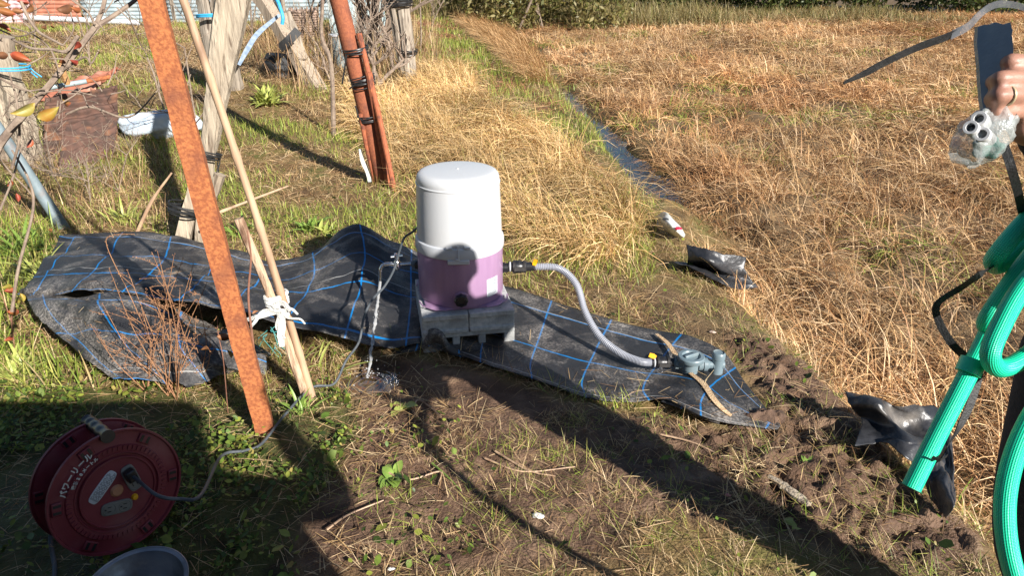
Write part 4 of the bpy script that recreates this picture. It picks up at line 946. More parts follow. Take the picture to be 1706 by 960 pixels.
ro = MB().ribbon(spline([L(600, 248, r0.y), L(604, 268, r0.y), L(612, 285, r0.y), L(616, 303, r0.y)], 6), [.02, .035, .025], side=(0, 1, 0), thick=.003).build('white_rag_strip', M_rag); tag(ro, 'thin dirty white plastic strip at the foot of the rusty pipe post', 'plastic strip')
# ------------------------------------------------------------------ weathered timbers behind
k0 = G(528, 146); k1 = L(432, -10, k0.y+.3); o = empty('leaning_timber', k0, 'weathered timber leaning left with a black strap around it', 'timber')
post('timber', k0-(k1-k0)*.06, k0+(k1-k0)*1.3, .105, M_wood, o, seg=10, rough=.16, seed=21, square=1, taper=.85)
k2 = G(508, 120); k3 = L(470, 20, k2.y); post('timber', k2, k3, .085, M_greyw, o, seg=10, rough=.2, seed=22)
mb = MB().ribbon(spline([L(497, 50, k0.y-.1), L(482, 66, k0.y-.16), L(466, 80, k0.y-.16)], 5), .09, side=(0, 1, 0), thick=.02); mb.build('strap', M_tape, o)
m1 = G(686, 142); m2 = L(668, -10, m1.y); o = empty('fence_timber', m1, 'upright grey timber post with wire tie right of the bare shrub', 'timber')
post('timber', m1-Vector((0, 0, .05)), m1+(m2-m1)*1.3, .085, M_greyw, o, seg=12, rough=.16, seed=23)
m3 = G(672, 128); m4 = L(650, -10, m3.y); post('timber', m3, m3+(m4-m3)*1.2, .042, M_greyw, o, seg=9, rough=.2, seed=24)
wraps('wire_tie', L(679, 86, m1.y), m2-m1, .115, M_tie, o, turns=4, w=.013, seed=6, spread=.016, tails=1); wraps('wire_tie', L(665, 3, m1.y), m2-m1, .15, M_tie, o, turns=6, w=.02, seed=7, spread=.02)
n1 = G(392, 148); n2 = L(365, -10, n1.y); o = empty('prop_timber', n1, 'brown prop timber with blue twine standing behind the split log', 'timber')
post('timber', n1-Vector((0, 0, .05)), n1+(n2-n1)*1.2, .085, M_greyw, o, seg=10, rough=.2, seed=25); n5 = G(362, 150); post('timber', n5, L(336, -10, n5.y), .075, M_greyw, o, seg=10, rough=.2, seed=26)
wraps('blue_twine', L(350, 26, n1.y-.1), Vector((0, 0, 1)), .12, M_blue, o, turns=2, w=.02, seed=4, spread=.02, tails=3)
# blue tarp strip from timber to the ground
o = MB().ribbon(spline([L(466, 24, 8.0), L(430, 55, 7.6), L(412, 82, 7.4), L(398, 108, 7.3)], 6), [.03, .05, .05, .03], side=(0, 1, 0), thick=.004).build('cloth_strip', pmat('faded_blue_strip', (.16, .22, .30), (.3, .36, .42), 20, .8)); tag(o, 'faded blue cloth strip hanging from the leaning timber', 'cloth strip')
o = MB().tube(spline([L(460, -5, 7.9), L(466, 10, 7.85), L(471, 28, 7.8), L(470, 40, 7.8)], 5), .018, 7).build('blue_rope', M_blue); tag(o, 'short bright blue rope hanging above the wicker basket', 'rope')
# basket, bucket, boards
kb = G(512, 70); bk = MB(); rws = 14
for i in range(rws):
    z = i/rws*.50; r = .17+.05*i/rws
    bk.tube([kb+Vector((r*math.cos(a)*(1+.02*math.sin(9*a+i*PI)), r*math.sin(a)*(1+.02*math.sin(9*a+i*PI)), z)) for a in np.linspace(0, 2*PI, 40)], .019, 6, cap=False)
for k in range(16): a = 2*PI*k/16; bk.tube([kb+Vector((.165*math.cos(a), .165*math.sin(a), 0)), kb+Vector((.22*math.cos(a), .22*math.sin(a), .52))], .011, 6)
bk.lathe([(0, .01), (.16, .01)], 24, Matrix.Translation(kb)); o = bk.build('wicker_basket', M_basket); tag(o, 'brown wicker basket standing behind the leaning timber', 'basket')
bb = G(575, 112); o = empty('tin_bucket', bb, 'dented blue grey tin bucket behind the rusty pipe post', 'bucket')
MB().lathe([(0, .0), (.13, 0), (.135, .02), (.16, .30), (.163, .42), (.156, .42), (.15, .3), (.125, .03), (0, .03)], 40, Matrix.Translation(bb)).build('bucket_wall', M_bucket, o)
MB().lathe([(.160, .40), (.172, .405), (.172, .425), (.156, .43)], 40, Matrix.Translation(bb)).build('rim', M_pipew, o); MB().lathe([(.146, .22), (.157, .225), (.157, .24), (.146, .245)], 40, Matrix.Translation(bb)).build('hoop', M_galv, o)
o = empty('board_screen', G(630, 62), 'pale blue painted board screen behind the bare shrub', 'board screen')
for i, (u0, u1) in enumerate(((553, 578), (580, 600), (604, 622), (626, 645), (648, 655))):
    a = G(u0, 60); b_ = G(u1, 62); mid = (a+b_)/2; MB().box((mid.x, mid.y+random.uniform(0, .03), mid.z+.5), ((b_-a).x*1.02, .03, 1.15)).build('board', M_board, o, bevel=.004)
# dark crumpled blob behind strap
o = MB().tube(spline([G(470, 128)+Vector((0, 0, 0)), G(470, 128)+Vector((.0, 0, .12)), G(470, 128)+Vector((.02, 0, .24))], 5), [.16, .20, .14], 16, jit=.12).build('dark_lump', M_tape); tag(o, 'dark crumpled lump under the leaning timber', 'bin')

# ------------------------------------------------------------------ corrugated sheet pile, sack, sticks
def corrugated(name, origin, e_len, e_up, length, height, per, amp, m, parent=None, res=8):
    """ridges run along e_len, waves stack along e_up"""
    e_len = Vector(e_len).normalized(); e_up = Vector(e_up).normalized(); nn = e_len.cross(e_up).normalized()
    k = int(height/per*res); vs = []; fs = []; L_ = 14
    for i in range(k+1):
        z = height*i/k; o_ = amp*math.sin(2*PI*z/per)
        for j in range(L_+1): vs.append(Vector(origin)+e_len*(length*j/L_)+e_up*z+nn*(o_+.012*math.sin(j*1.3+i*.05)))
    for i in range(k):
        for j in range(L_): fs.append((i*(L_+1)+j, i*(L_+1)+j+1, (i+1)*(L_+1)+j+1, (i+1)*(L_+1)+j))
    o = MB().add(vs, fs).build(name, m, parent, angle=80); s = o.modifiers.new('thickness', 'SOLIDIFY'); s.thickness = .003; return o
c0 = G(72, 262); c1 = G(196, 236); up = (L(75, 165, c0.y+.35)-c0)
o = corrugated('corrugated_sheet', c0, c1-c0, up, (c1-c0).length*1.0, up.length, .085, .020, M_corrust); tag(o, 'dark rusty corrugated sheet propped up beside the pale stump', 'corrugated sheet')
c2 = G(95, 285); c3 = G(188, 262); u2 = L(112, 205, c2.y+.5)-c2
o = corrugated('corrugated_sheet', c2, c3-c2, u2, (c3-c2).length, u2.length, .085, .020, M_corrust); tag(o, 'lower rusty corrugated sheet half buried in twigs under the propped one', 'corrugated sheet')
c4 = L(60, 172, c0.y+.55); c5 = L(150, 150, c0.y+.5); u3 = Vector((.05, .5, .12))
o = corrugated('corrugated_sheet', c4, c5-c4, u3, (c5-c4).length, .5, .085, .020, M_corred); tag(o, 'reddish corrugated sheet lying flat behind the propped dark one', 'corrugated sheet')
a = L(82, 146, c0.y+.3); b_ = L(184, 128, c1.y+.2); o = empty('lagging_pipe', (a+b_)/2, 'pale blue tube with rusty end lying on top of the corrugated sheet', 'pipe')
MB().tube([a, a.lerp(b_, .6)], .020, 14).build('sleeve', M_bucket, o); MB().tube([a.lerp(b_, .55), b_], .018, 14).build('rusty_end', M_rust, o)
o = post('wood_stick', L(112, 138, c0.y+.2), L(100, 108, c0.y+.1), .025, pmat('orange_wood', (.55, .30, .12), (.64, .38, .18), 9, .7), seg=6, rough=.05, seed=31); tag(o, 'short fresh orange wood stick standing behind the corrugated sheet', 'stick')
sk = G(272, 226); mb = MB(); random.seed(4); nr, ns = 14, 28; vs = []
for i in range(nr+1):
    ph = PI*i/nr
    for k in range(ns):
        a = 2*PI*k/ns; w = 1+.16*math.sin(3*a+ph*4)+.08*math.sin(7*a+2*ph)
        vs.append(sk+Vector((.36*math.cos(ph)*-1, 0, .0))+Vector((0, .17*math.sin(ph)*math.cos(a)*w, .10+.12*math.sin(ph)*math.sin(a)*w+.02*math.cos(ph*3))))
mb.add(vs, [(i*ns+k, i*ns+(k+1) % ns, (i+1)*ns+(k+1) % ns, (i+1)*ns+k) for i in range(nr) for k in range(ns)])
o = mb.build('plastic_sack', M_sack, angle=180); tag(o, 'pale blue white plastic sack lying on the grass behind the steel post', 'sack')
def stick(u0, v0, z0, u1, v1, z1, r, m, label, name='dead_stalk', bow=.02):
    a = P(u0, v0, z0); b_ = P(u1, v1, z1); c = (a+b_)/2+Vector((0, 0, bow)); o = MB().tube(spline([a, c, b_], 8), [r, r*.9, r*.6], 8, jit=.12).build(name, m); return tag(o, label, 'stalk')
a = G(228, 388); b_ = L(286, 288, a.y+.05); o = MB().tube(spline([a, a.lerp(b_, .55)+Vector((-.02, 0, 0)), b_], 6), [.011, .010, .005], 8, jit=.1).build('dead_stalk', M_pale); o.data.materials[0] = M_bamboo; tag(o, 'pale dead stalk standing at the back edge of the left cloth', 'stalk')
stick(362, 355, .32, 480, 310, .36, .008, M_bamboo, 'thin dry cane running level behind the bamboo cane', bow=0)

# ------------------------------------------------------------------ far fence and its white pipe
fo = empty('corrugated_fence', G(200, 42), 'low corrugated metal fence in rusty red and pale blue at the far left', 'fence')
for i, (u0, u1, m, hz) in enumerate(((-160, 22, M_pink, .55), (18, 62, M_pink, .5), (60, 139, M_corred, .9), (137, 285, M_corblue, 1.3), (284, 345, M_corblue, 1.3), (344, 470, M_corblue, 1.25), (470, 560, M_corblue, 1.2))):
    a = G(u0, 40-.01*u0*.8); b_ = G(u1, 40-.01*u1*.8); a.y += .12*(i % 2); b_.y += .12*(i % 2)
    corrugated('panel', a, b_-a, (0, 0, 1), (b_-a).length, hz, .076, .012, m, fo)
for u in (60, 138, 284, 344, 470): a = G(u, 39); MB().box((a.x, a.y+.25, a.z+.6), (.06, .06, 1.2)).build('fence_post', M_greyw, fo)
a = G(62, 37); b_ = G(245, 42); o = MB().tube([a+Vector((0, -.35, .12)), (a+b_)/2+Vector((0, -.35, .10)), b_+Vector((0, -.35, .08))], .055, 12).build('drain_pipe', M_pipew); tag(o, 'long white pipe lying along the foot of the far fence', 'pipe')

# ------------------------------------------------------------------ bare shrubs and twigs
def branchy(mb, p, d, ln, r, depth, rnd, spread=.5, seg=6, kids=3, up=.15):
    n = 4; pts = [Vector(p)]; dd = Vector(d).normalized()
    for _ in range(n):
        dd = (dd+Vector((rnd.uniform(-1, 1), rnd.uniform(-1, 1), rnd.uniform(-1, 1)))*.16+Vector((0, 0, up*.3))).normalized(); pts.append(pts[-1]+dd*ln/n)
    mb.tube(pts, [r, r*.62], max(4, seg)); tips = [pts[-1]]
    if depth > 0:
        for k in range(kids):
            q = pts[rnd.randint(1, n)]; a = Vector((rnd.uniform(-1, 1), rnd.uniform(-1, 1), rnd.uniform(-.2, 1))).normalized()
            tips += branchy(mb, q, (dd*(1-spread)+a*spread*1.3), ln*rnd.uniform(.5, .8), r*.6, depth-1, rnd, spread, seg-1, kids, up)
    return tips
def shrub(name, bases, lab, m, seed, ln=.9, r=.02, depth=3, kids=3, spread=.45, dirs=None, cat='shrub', up=.15):
    rnd = random.Random(seed); mb = MB(); o = empty(name, bases[0], lab, cat)
    for i, b in enumerate(bases):
        mb = MB(); d = dirs[i] if dirs else (rnd.uniform(-.4, .4), rnd.uniform(-.3, .3), 1)
        branchy(mb, b-Vector((0, 0, .03)), d, ln*rnd.uniform(.8, 1.2), r*rnd.uniform(.8, 1.2), depth, rnd, spread, 7, kids, up); mb.build('stem', m, o)
    return o
shrub('bare_shrub', [G(u, v) for u, v in ((610, 105), (622, 110), (632, 108), (640, 100), (655, 118), (600, 100))], 'tangled leafless shrub between the rusty pipe post and grey timber', M_twig, 5, 1.15, .032, 4, 3)
shrub('bare_shrub', [G(620, 150), G(622, 152)], 'low leafless forked shrub in front of the upright grey timber', M_twig, 9, .55, .028, 3, 3, .5, [(.8, 0, .9), (-.1, 0, 1)])
a = G(556, 225); b_ = L(537, -5, a.y); c = L(548, 110, a.y); o = MB().tube(spline([a, c+Vector((.02, 0, 0)), L(536, 60, a.y), b_, b_+(b_-c)*.6], 8), [.022, .018, .016, .012], 8, jit=.08).build('sapling', M_twig); tag(o, 'slim bare sapling stem left of the rusty pipe post', 'sapling')
shrub('bare_shrub', [G(735, 12), G(770, 20)], 'dark leafless shrub at the far end of the green bank', M_twig, 14, 2.2, .05, 3, 4, .5)
shrub('bare_shrub', [G(860, 55), G(905, 52)], 'spindly bare bush where the ditch disappears', M_twig, 15, 1.8, .04, 3, 4, .5)
shrub('bare_shrub', [G(325, 230), G(300, 240), G(280, 215)], 'thin twiggy bush beside the pale blue sack', M_twig, 17, .65, .010, 3, 3, .6)
shrub('bare_shrub', [G(485, 62), G(500, 58)], 'twiggy bush in front of the wicker basket', M_twig, 31, .9, .015, 3, 4, .5)
shrub('bare_shrub', [G(560, 150), G(575, 160), G(590, 140)], 'low twiggy thicket between the slim sapling and the rusty pipe post', M_twig, 32, .6, .011, 3, 4, .55)
shrub('bare_shrub', [G(700, 90), G(712, 70)], 'bare twigs spreading right of the upright grey timber', M_twig, 33, 1.1, .016, 3, 4, .5)
shrub('bare_shrub', [G(420, 80), G(345, 95)], 'thin bare bush behind the prop timber with blue twine', M_twig, 34, 1.0, .013, 3, 4, .5)
shrub('bare_shrub', [G(150, 110), G(60, 90)], 'sparse bare bush on the mown plot behind the corrugated sheet', M_twig, 35, .6, .009, 3, 4, .55)
shrub('bare_shrub', [G(110, 330), G(150, 345), G(60, 330), G(190, 330), G(90, 300)], 'brown twiggy thicket in front of the corrugated sheet', M_twig, 18, .40, .006, 3, 4, .7)
# autumn shrub at the left edge, close to the eye
sh = empty('autumn_shrub', (-1.75, 1.75, 0), 'close leafless branching shrub with a few red and yellow leaves at the left edge', 'shrub')
mb = MB(); random.seed(6)
def br(pts, r, k=1.9):
    p = [K(u, v, k+dk) for (u, v, dk) in pts]; mb.tube(spline(p, 6), r, 7, jit=.06); return p
br([(-150, 560, .1), (-80, 400, .05), (-20, 285, 0), (0, 240, 0), (35, 195, 0), (100, 120, .03), (158, 45, .05)], [.014, .013, .012, .011, .010, .008, .0075])
br([(158, 45, .05), (172, 10, .07), (180, -40, .1)], [.007, .005]); br([(158, 45, .05), (195, 22, .08), (245, -15, .1), (300, -60, .1)], [.0075, .0055, .004])
br([(100, 120, .03), (130, 60, .0), (110, 85, .0), (85, 82, 0), (52, 80, 0), (20, 65, .02)], [.005, .005, .0045, .004, .003]); br([(145, 20, .03), (118, -5, .02), (80, -30, .0)], [.003, .002]); br([(158, 40, .04), (145, 18, .02), (120, 0, .0)], [.0035, .002])
br([(30, -10, .0), (45, 25, 0), (62, 50, 0), (80, 62, 0), (105, 75, .0)], [.0045, .004, .003]); br([(62, 50, 0), (30, 60, .02), (-10, 45, .03)], [.002]*3)
br([(85, 82, 0), (60, 60, .03), (20, 45, .05)], [.002]*3); br([(85, 82, 0), (95, 108, .0), (99, 125, 0)], [.0025, .002]); br([(105, 75, 0), (122, 50, 0), (118, 20, .0)], [.0018]*3)
br([(100, 120, .03), (140, 95, .0), (152, 105, .0), (165, 82, .0)], [.003, .002]); br([(30, 200, 0), (60, 160, .0), (110, 150, .0), (160, 160, .0)], [.003, .002, .0015])
br([(20, 280, .05), (32, 230, .02), (28, 170, 0), (15, 120, .0)], [.004, .003, .002]); br([(0, 130, 0), (40, 150, 0), (75, 148, 0)], [.003, .002]); br([(110, 190, .4), (150, 178, .4), (215, 195, .4), (265, 148, .4)], [.004, .0035, .002])
for _ in range(54):
    u, v = random.uniform(-30, 200), random.uniform(-10, 200); a = random.uniform(0, 2*PI); l_ = random.uniform(20, 60)
    br([(u, v, .0), (u+l_*.5*math.cos(a)+4, v+l_*.5*math.sin(a), .01), (u+l_*math.cos(a), v+l_*math.sin(a), .03)], [.002, .001], random.uniform(1.8, 2.2))
br([(20, 520, .0), (30, 450, 0), (55, 350, .0), (48, 300, .0), (20, 250, 0)], [.005, .004, .003], 2.2); br([(0, 350, 0), (20, 300, 0), (40, 230, .0)], [.004, .002], 2.2)
mb.build('branches', M_twig, sh)
def leaf(parent, c, s, m, rnd, name='leaf', asp=.5):
    ax = Vector((rnd.uniform(-1, 1), rnd.uniform(-.6, .6), rnd.uniform(-.8, .4))).normalized(); sd = ax.cross(Vector((rnd.uniform(-.5, .5), -1, rnd.uniform(-.2, .8)))).normalized(); nn = ax.cross(sd)
    vs = []; N = 8
    for i in range(N+1):
        t = i/N; w = math.sin(PI*t**.8)*asp*.5*s; cl = nn*(-.18*s*(2*t-1)**2)
        vs += [c+ax*(t-.5)*s-sd*w+nn*w*.35+cl, c+ax*(t-.5)*s+cl, c+ax*(t-.5)*s+sd*w+nn*w*.35+cl]
    fs = [(i*3+k, i*3+k+1, i*3+k+4, i*3+k+3) for i in range(N) for k in range(2)]
    o = MB().add(vs, fs).build(name, m, parent); s_ = o.modifiers.new('t', 'SOLIDIFY'); s_.thickness = .0006; return o
rnd = random.Random(3)
for u, v, s, m, k in ((50, 14, .036, M_leafbr, 1.9), (38, 2, .03, M_leafred, 1.9), (112, 14, .05, M_leafbr, 1.9), (128, 16, .03, M_leafred, 1.85), (88, 42, .03, M_leafbr, 1.9), (75, 44, .028, M_leafbr, 1.9), (33, 95, .05, M_leafred, 1.85), (8, 45, .035, M_leafred, 1.9),
                   (5, 92, .04, M_leafbr, 1.9), (40, 184, .062, M_leafyel, 1.8), (80, 190, .06, M_leafyel, 1.8), (112, 172, .03, M_leafred, 1.9), (105, 100, .035, M_leafred, 1.9), (125, 104, .03, M_leafred, 1.9), (50, 240, .03, M_leafred, 2.0), (130, 75, .03, M_leafred, 1.9), (30, 18, .03, M_leafbr, 1.9),
                   (18, 305, .03, M_leafred, 2.2), (30, 330, .028, M_leafred, 2.2), (12, 20, .04, M_leafred, 1.8), (3, 5, .04, M_leafred, 1.8), (163, 85, .02, M_leafbr, 1.9)):
    leaf(sh, K(u, v, k), s, m, rnd)
# red leafed shoot in front of the left cloth corner
o = empty('red_leaf_shoot', G(30, 600), 'small shoot with orange and red leaves at the left corner of the cloth', 'plant')
mb = MB(); a = G(28, 610); mb.tube(spline([a, L(20, 540, a.y), L(22, 485, a.y)], 5), .003, 6); mb.tube(spline([L(20, 540, a.y), L(6, 500, a.y), L(-10, 470, a.y)], 5), .002, 6); mb.build('stem', M_brtwig, o)
for u, v, s, m in ((20, 485, .05, M_leafred), (30, 500, .045, M_leafyel), (25, 520, .055, M_leafred), (38, 497, .04, M_leafyel), (12, 478, .04, M_leafyel), (15, 565, .035, M_leafred), (85, 385, .03, M_leafred)): leaf(o, L(u, v, a.y-.02), s, m, rnd)

# ------------------------------------------------------------------ dead weed in front of the cloth
wo = empty('dead_weed', G(290, 672), 'rust brown dead weed with thin seeded stalks in front of the black cloth', 'dead weed')
mb = MB(); rnd = random.Random(8); wb = [G(295, 668), G(280, 660), G(245, 655), G(300, 655), G(330, 640)]
seed_mb = MB()
def stalk(pts, r, seeds=True):
    p = spline(pts, 6); mb.tube(p, [r, r*.45], 5)
    if seeds:
        for q in p[len(p)//3:]:
            for _ in range(2):
                c = q+Vector((rnd.gauss(0, .003), rnd.gauss(0, .003), rnd.gauss(0, .003))); rr = rnd.uniform(.0009, .002)
                seed_mb.lathe([(0, -rr*1.4), (rr, 0), (0, rr*1.4)], 5, Matrix.Translation(c))
ends = [(262,418),(290,425),(305,430),(212,450),(253,420),(182,448),(170,505),(150,540),(163,570),(330,500),(345,470),(318,545),(235,510),(205,560),(350,560),(300,480),(270,455),(228,600),(345,600),(190,620),(322,440),(360,530),(280,500),(250,480),(215,525),(310,580)]
for i, (u, v) in enumerate(ends):
    b = wb[i % 5]; yy = b.y+rnd.uniform(-.12, .12); e = L(u, v, yy); m_ = b.lerp(e, .5)+Vector((rnd.uniform(-.03, .03), 0, rnd.uniform(-.01, .03)))
    stalk([b, m_, e], .0019)
    for _ in range(3):
        t = rnd.uniform(.35, .9); q = b.lerp(e, t); stalk([q, q+Vector((rnd.uniform(-.05, .05), rnd.uniform(-.03, .03), rnd.uniform(.0, .06))), q+Vector((rnd.uniform(-.09, .09), rnd.uniform(-.04, .04), rnd.uniform(.01, .1)))], .0010)
stalk([wb[0], L(220, 500, 2.5), L(178, 410, 2.5), L(190, 392, 2.5), L(224, 390, 2.5)], .002)
mb.build('stalks', M_redtwig, wo); seed_mb.build('seeds', M_redtwig, wo)
o = empty('thin_weed', G(425, 700), 'thin upright brown weed with a few small leaves beside the steel post foot', 'weed'); a = G(426, 706)
mb = MB(); mb.tube(spline([a, L(424, 600, a.y), L(414, 500, a.y), L(418, 430, a.y), L(412, 385, a.y)], 8), [.004, .0035, .0025], 6)
c = G(404, 700); mb.tube(spline([G(380, 690), L(372, 600, a.y), L(364, 560, a.y), L(362, 532, a.y)], 6), [.002, .0015], 5); mb.build('stem', M_brtwig, o)
for u, v, s, m in ((375, 562, .05, M_leafbr), (398, 575, .045, M_grn if 0 else M_leafyel), (366, 545, .03, M_leafyel), (384, 590, .035, M_leafyel), (345, 582, .05, M_leafbr), (425, 520, .02, M_leafbr)): leaf(o, L(u, v, a.y), s, m, rnd)

# broad leaved plants on the turf behind the cloth and scattered clumps
def plant(u, v, n, s, lab, col, seed, asp=.22, name='leafy_weed', tilt=(.2, 1.1)):
    g = G(u, v); r = random.Random(seed); vs = []; fs = []
    for i in range(n):
        a = r.uniform(0, 2*PI); ln = s*r.uniform(.6, 1.2); t = r.uniform(*tilt); p = g+Vector((r.gauss(0, s*.2), r.gauss(0, s*.2), 0)); N = 7; k0 = len(vs); sd = Vector((-math.sin(a), math.cos(a), 0))
        for j in range(N+1):
            q = j/N; tt = t+q*.8; w = ln*asp*.5*math.sin(PI*min(1, .12+q*.88)); up_ = Vector((-math.cos(tt)*math.cos(a), -math.cos(tt)*math.sin(a), math.sin(tt)))
            vs += [p-sd*w+up_*w*.3, p.copy(), p+sd*w+up_*w*.3]; p = p+Vector((math.cos(a)*math.sin(tt), math.sin(a)*math.sin(tt), math.cos(tt)))*ln/N
        fs += [(k0+j*3+k, k0+j*3+k+1, k0+j*3+k+4, k0+j*3+k+3) for j in range(N) for k in range(2)]
    o = MB().add(vs, fs).build(name, col); return tag(o, lab, 'weed')
M_lf = pmat('fresh_leaf', (.12, .20, .035), (.22, .32, .06), 30, .45); M_lf2 = pmat('yellowish_leaf', (.28, .34, .07), (.42, .42, .12), 30, .45)
plant(520, 385, 26, .13, 'clump of upright green leaves behind the dip of the cloth', M_lf, 1); plant(545, 392, 20, .10, 'yellowish broadleaf clump at the cloth edge', M_lf2, 2)
plant(445, 175, 110, .22, 'big green leafy clump left of the slim sapling', M_lf2, 3, .13, tilt=(.0, 1.3)); plant(395, 395, 10, .16, 'two or three green blades beside the short stake', M_lf, 4, .12)
plant(668, 680, 8, .05, 'single bright green rosette on the wet soil by the puddle', M_lf2, 5, .8, tilt=(.8, 1.3)); plant(655, 800, 14, .06, 'small green rosette on the sunlit soil, left of centre', M_lf, 6, .6, tilt=(.6, 1.3)); plant(1318, 880, 3, .07, 'pale green fallen leaf near the lower right corner', M_lf2, 7, .6, tilt=(1.3, 1.5))
plant(1350, 775, 4, .05, 'small blue green leaf on the dark mud', M_lf, 8, .6, tilt=(1.1, 1.4)); plant(90, 470, 60, .22, 'lush green grass clump left of the cloth', M_lf2, 10, .07); plant(30, 430, 60, .24, 'dense green blades at the left edge of the picture', M_lf, 11, .07); plant(210, 372, 40, .16, 'green blades along the back of the left cloth', M_lf2, 12, .08)
plant(500, 690, 24, .10, 'dark green tuft by the foot of the bamboo cane', M_lf, 13, .10); plant(20, 640, 30, .16, 'green grass tuft at the sunlit left edge below the cloth', M_lf2, 14, .08); plant(530, 610, 10, .16, 'single arching green blade beside the stakes', M_lf2, 15, .07)
# ------------------------------------------------------------------ bits on the soil
def pebble(u, v, s, m, lab, name, seed, flat=.7, cat='stone'):
    g = G(u, v); r = random.Random(seed); ph = [r.uniform(0, 6) for _ in range(6)]; vs = []; nr, ns = 8, 12
    for i in range(nr+1):
        t = PI*i/nr
        for k in range(ns):
            a = 2*PI*k/ns; q = 1+.2*math.sin(2*a+ph[0]+t)+.12*math.sin(5*a+ph[1]+2*t); vs.append(g+Vector((s*math.sin(t)*math.cos(a)*q, s*.75*math.sin(t)*math.sin(a)*q, s*flat*.5*(1-math.cos(t)*q))))
    o = MB().add(vs, [(i*ns+k, i*ns+(k+1) % ns, (i+1)*ns+(k+1) % ns, (i+1)*ns+k) for i in range(nr) for k in range(ns)]).build(name, m, angle=60); return tag(o, lab, cat)
pebble(897, 863, .018, M_rag, 'crumpled white paper ball on the sunlit soil', 'paper_scrap', 1, cat='paper'); pebble(652, 950, .009, M_rag, 'tiny white flake near the bottom edge', 'paper_scrap', 2, cat='paper'); pebble(1213, 827, .009, pmat('pink_plastic', (.55, .20, .20)), 'small pink plastic bit in the long shadow', 'plastic_bit', 3, cat='plastic bit')
pebble(1187, 555, .014, pmat('pale_stone', (.48, .36, .28), (.55, .44, .36), 20), 'small pale pink stone above the end of the cloth', 'stone', 4)
g = [P(u, v, .02) for u, v in ((1280, 793), (1300, 806), (1320, 822), (1348, 842))]; o = MB().tube(spline(g, 5), [.008, .016, .018, .014], 9, jit=.25, flat=.5).build('bark_piece', M_wood2); tag(o, 'pale peeling bark piece lying on the mud lower right', 'bark')
for pts, lab in (([(690, 680), (697, 672), (712, 680), (735, 700)], 'curled thin twig on wet soil below the tap'), ([(640, 790), (680, 806), (733, 792), (730, 815)], 'pale curved root on the sunlit soil'), ([(808, 770), (870, 792), (958, 784)], 'straight pale stalk lying across the sunlit soil'),
                 ([(825, 758), (880, 790), (925, 800)], 'thin stalk crossing the straight pale one'), ([(545, 890), (580, 865), (640, 840)], 'straw stalk by the crack in the soil'), ([(720, 778), (745, 800), (768, 824)], 'flat green blade lying on the soil'), ([(1100, 730), (1150, 742), (1190, 760)], 'dry stalk near the long shadow edge'), ([(1228, 695), (1262, 697), (1300, 716)], 'pale stalk at the tip of the cloth')):
    g = [G(u, v)+Vector((0, 0, .014)) for u, v in pts]; o = MB().tube(spline(g, 5), [.0035, .003, .002], 6, jit=.1).build('dead_stalk', M_lf if 'green' in lab else M_bamboo); tag(o, lab, 'stalk')
# crumpled white wrapper in the ditch end
w0 = net('plastic_wrapper', [[(1090, 362, .02), (1106, 354, .06), (1120, 366, .08), (1133, 378, .06), (1141, 392, .02)], [(1095, 368, .0), (1106, 368, .10), (1118, 378, .11), (1130, 388, .08), (1139, 396, .02)], [(1092, 380, .0), (1104, 380, .03), (1115, 390, .02), (1128, 396, .02), (1138, 399, .0)]], M_rag, seed=5, sub=5, wrinkle=.012, thick=.003)
tag(w0, 'crumpled white plastic wrapper with red print at the end of the ditch', 'wrapper')
def on_net(o, u, v, s, m, nm):
    c = P(u, v, .115); M = MB().lathe([(0, .0), (s, .0), (s*.8, .006), (0, .008)], 12, Matrix.Translation(c)); M.build(nm, m, o)
on_net(w0, 1130, 381, .022, M_redp, 'red_print'); on_net(w0, 1109, 366, .02, M_dusty, 'dark_hole')

# straw and crumbs of soil fallen on the cloth
def on_sheets(n):
    B = []
    for o, w in ((left, .35), (fold, .25), (right, .4)):
        V_ = np.zeros(len(o.data.vertices)*3, np.float32); o.data.vertices.foreach_get('co', V_); V_ = V_.reshape(-1, 3); B.append(V_[RNG.choice(len(V_), int(n*w))])
    p = np.concatenate(B); k = fbm(p[:, 0]*3, p[:, 1]*3, 23, 3) > .45; p = p[k]; m_ = len(p); t0 = RNG.uniform(1.35, 1.6, m_)
    return blades('fallen_straw', p[:, 0], p[:, 1], p[:, 2]+.005, RNG.uniform(.01, .09, m_), RNG.uniform(.001, .003, m_), RNG.uniform(0, 2*PI, m_), t0, t0+RNG.uniform(-.1, .2, m_), pick(PAL_STRAW, m_), M_dry, rows=3, tip=.5)
tag(on_sheets(900), 'bits of dry straw fallen on the black weed cloth', 'straw', kind='stuff')

# soil thrown over the end of the cloth, in separate crumbs fused to one heap
def heap(u, v, rx, ry, hh, lab, seed):
    g = G(u, v); n = 46; vs = []; fs = []
    for j in range(n+1):
        for i in range(n+1):
            x = (i/n-.5)*2; y = (j/n-.5)*2; r = math.hypot(x, y); px_, py_ = g.x+x*rx+y*rx*.3, g.y+y*ry
            q = max(0, 1-r)**.6*hh*(.3+1.4*float(fbm([px_*14], [py_*14], seed, 4)[0])) + .02*(float(fbm([px_*60], [py_*60], seed+5, 3)[0])-.5)
            vs.append((px_, py_, gz(px_, py_)+.012+q-.05*max(0, r-.75-.5*(float(fbm([px_*9], [py_*9], seed+8, 2)[0])-.5))))
    fs = [(j*(n+1)+i, j*(n+1)+i+1, (j+1)*(n+1)+i+1, (j+1)*(n+1)+i) for j in range(n) for i in range(n)]
    m = pmat('loose_soil', (.05, .028, .018), (.15, .09, .058), 30, .9, bump=.7, bscale=160, dist=.006)
    return tag(MB().add(vs, fs).build('soil_heap', m, angle=60), lab, 'soil heap')
heap(1262, 704, .10, .05, .030, 'brown soil spilled over the pointed end of the right cloth', 4)
heap(1126, 655, .035, .03, .020, 'little wet brown soil patch on the cloth in front of the grey valve', 7)
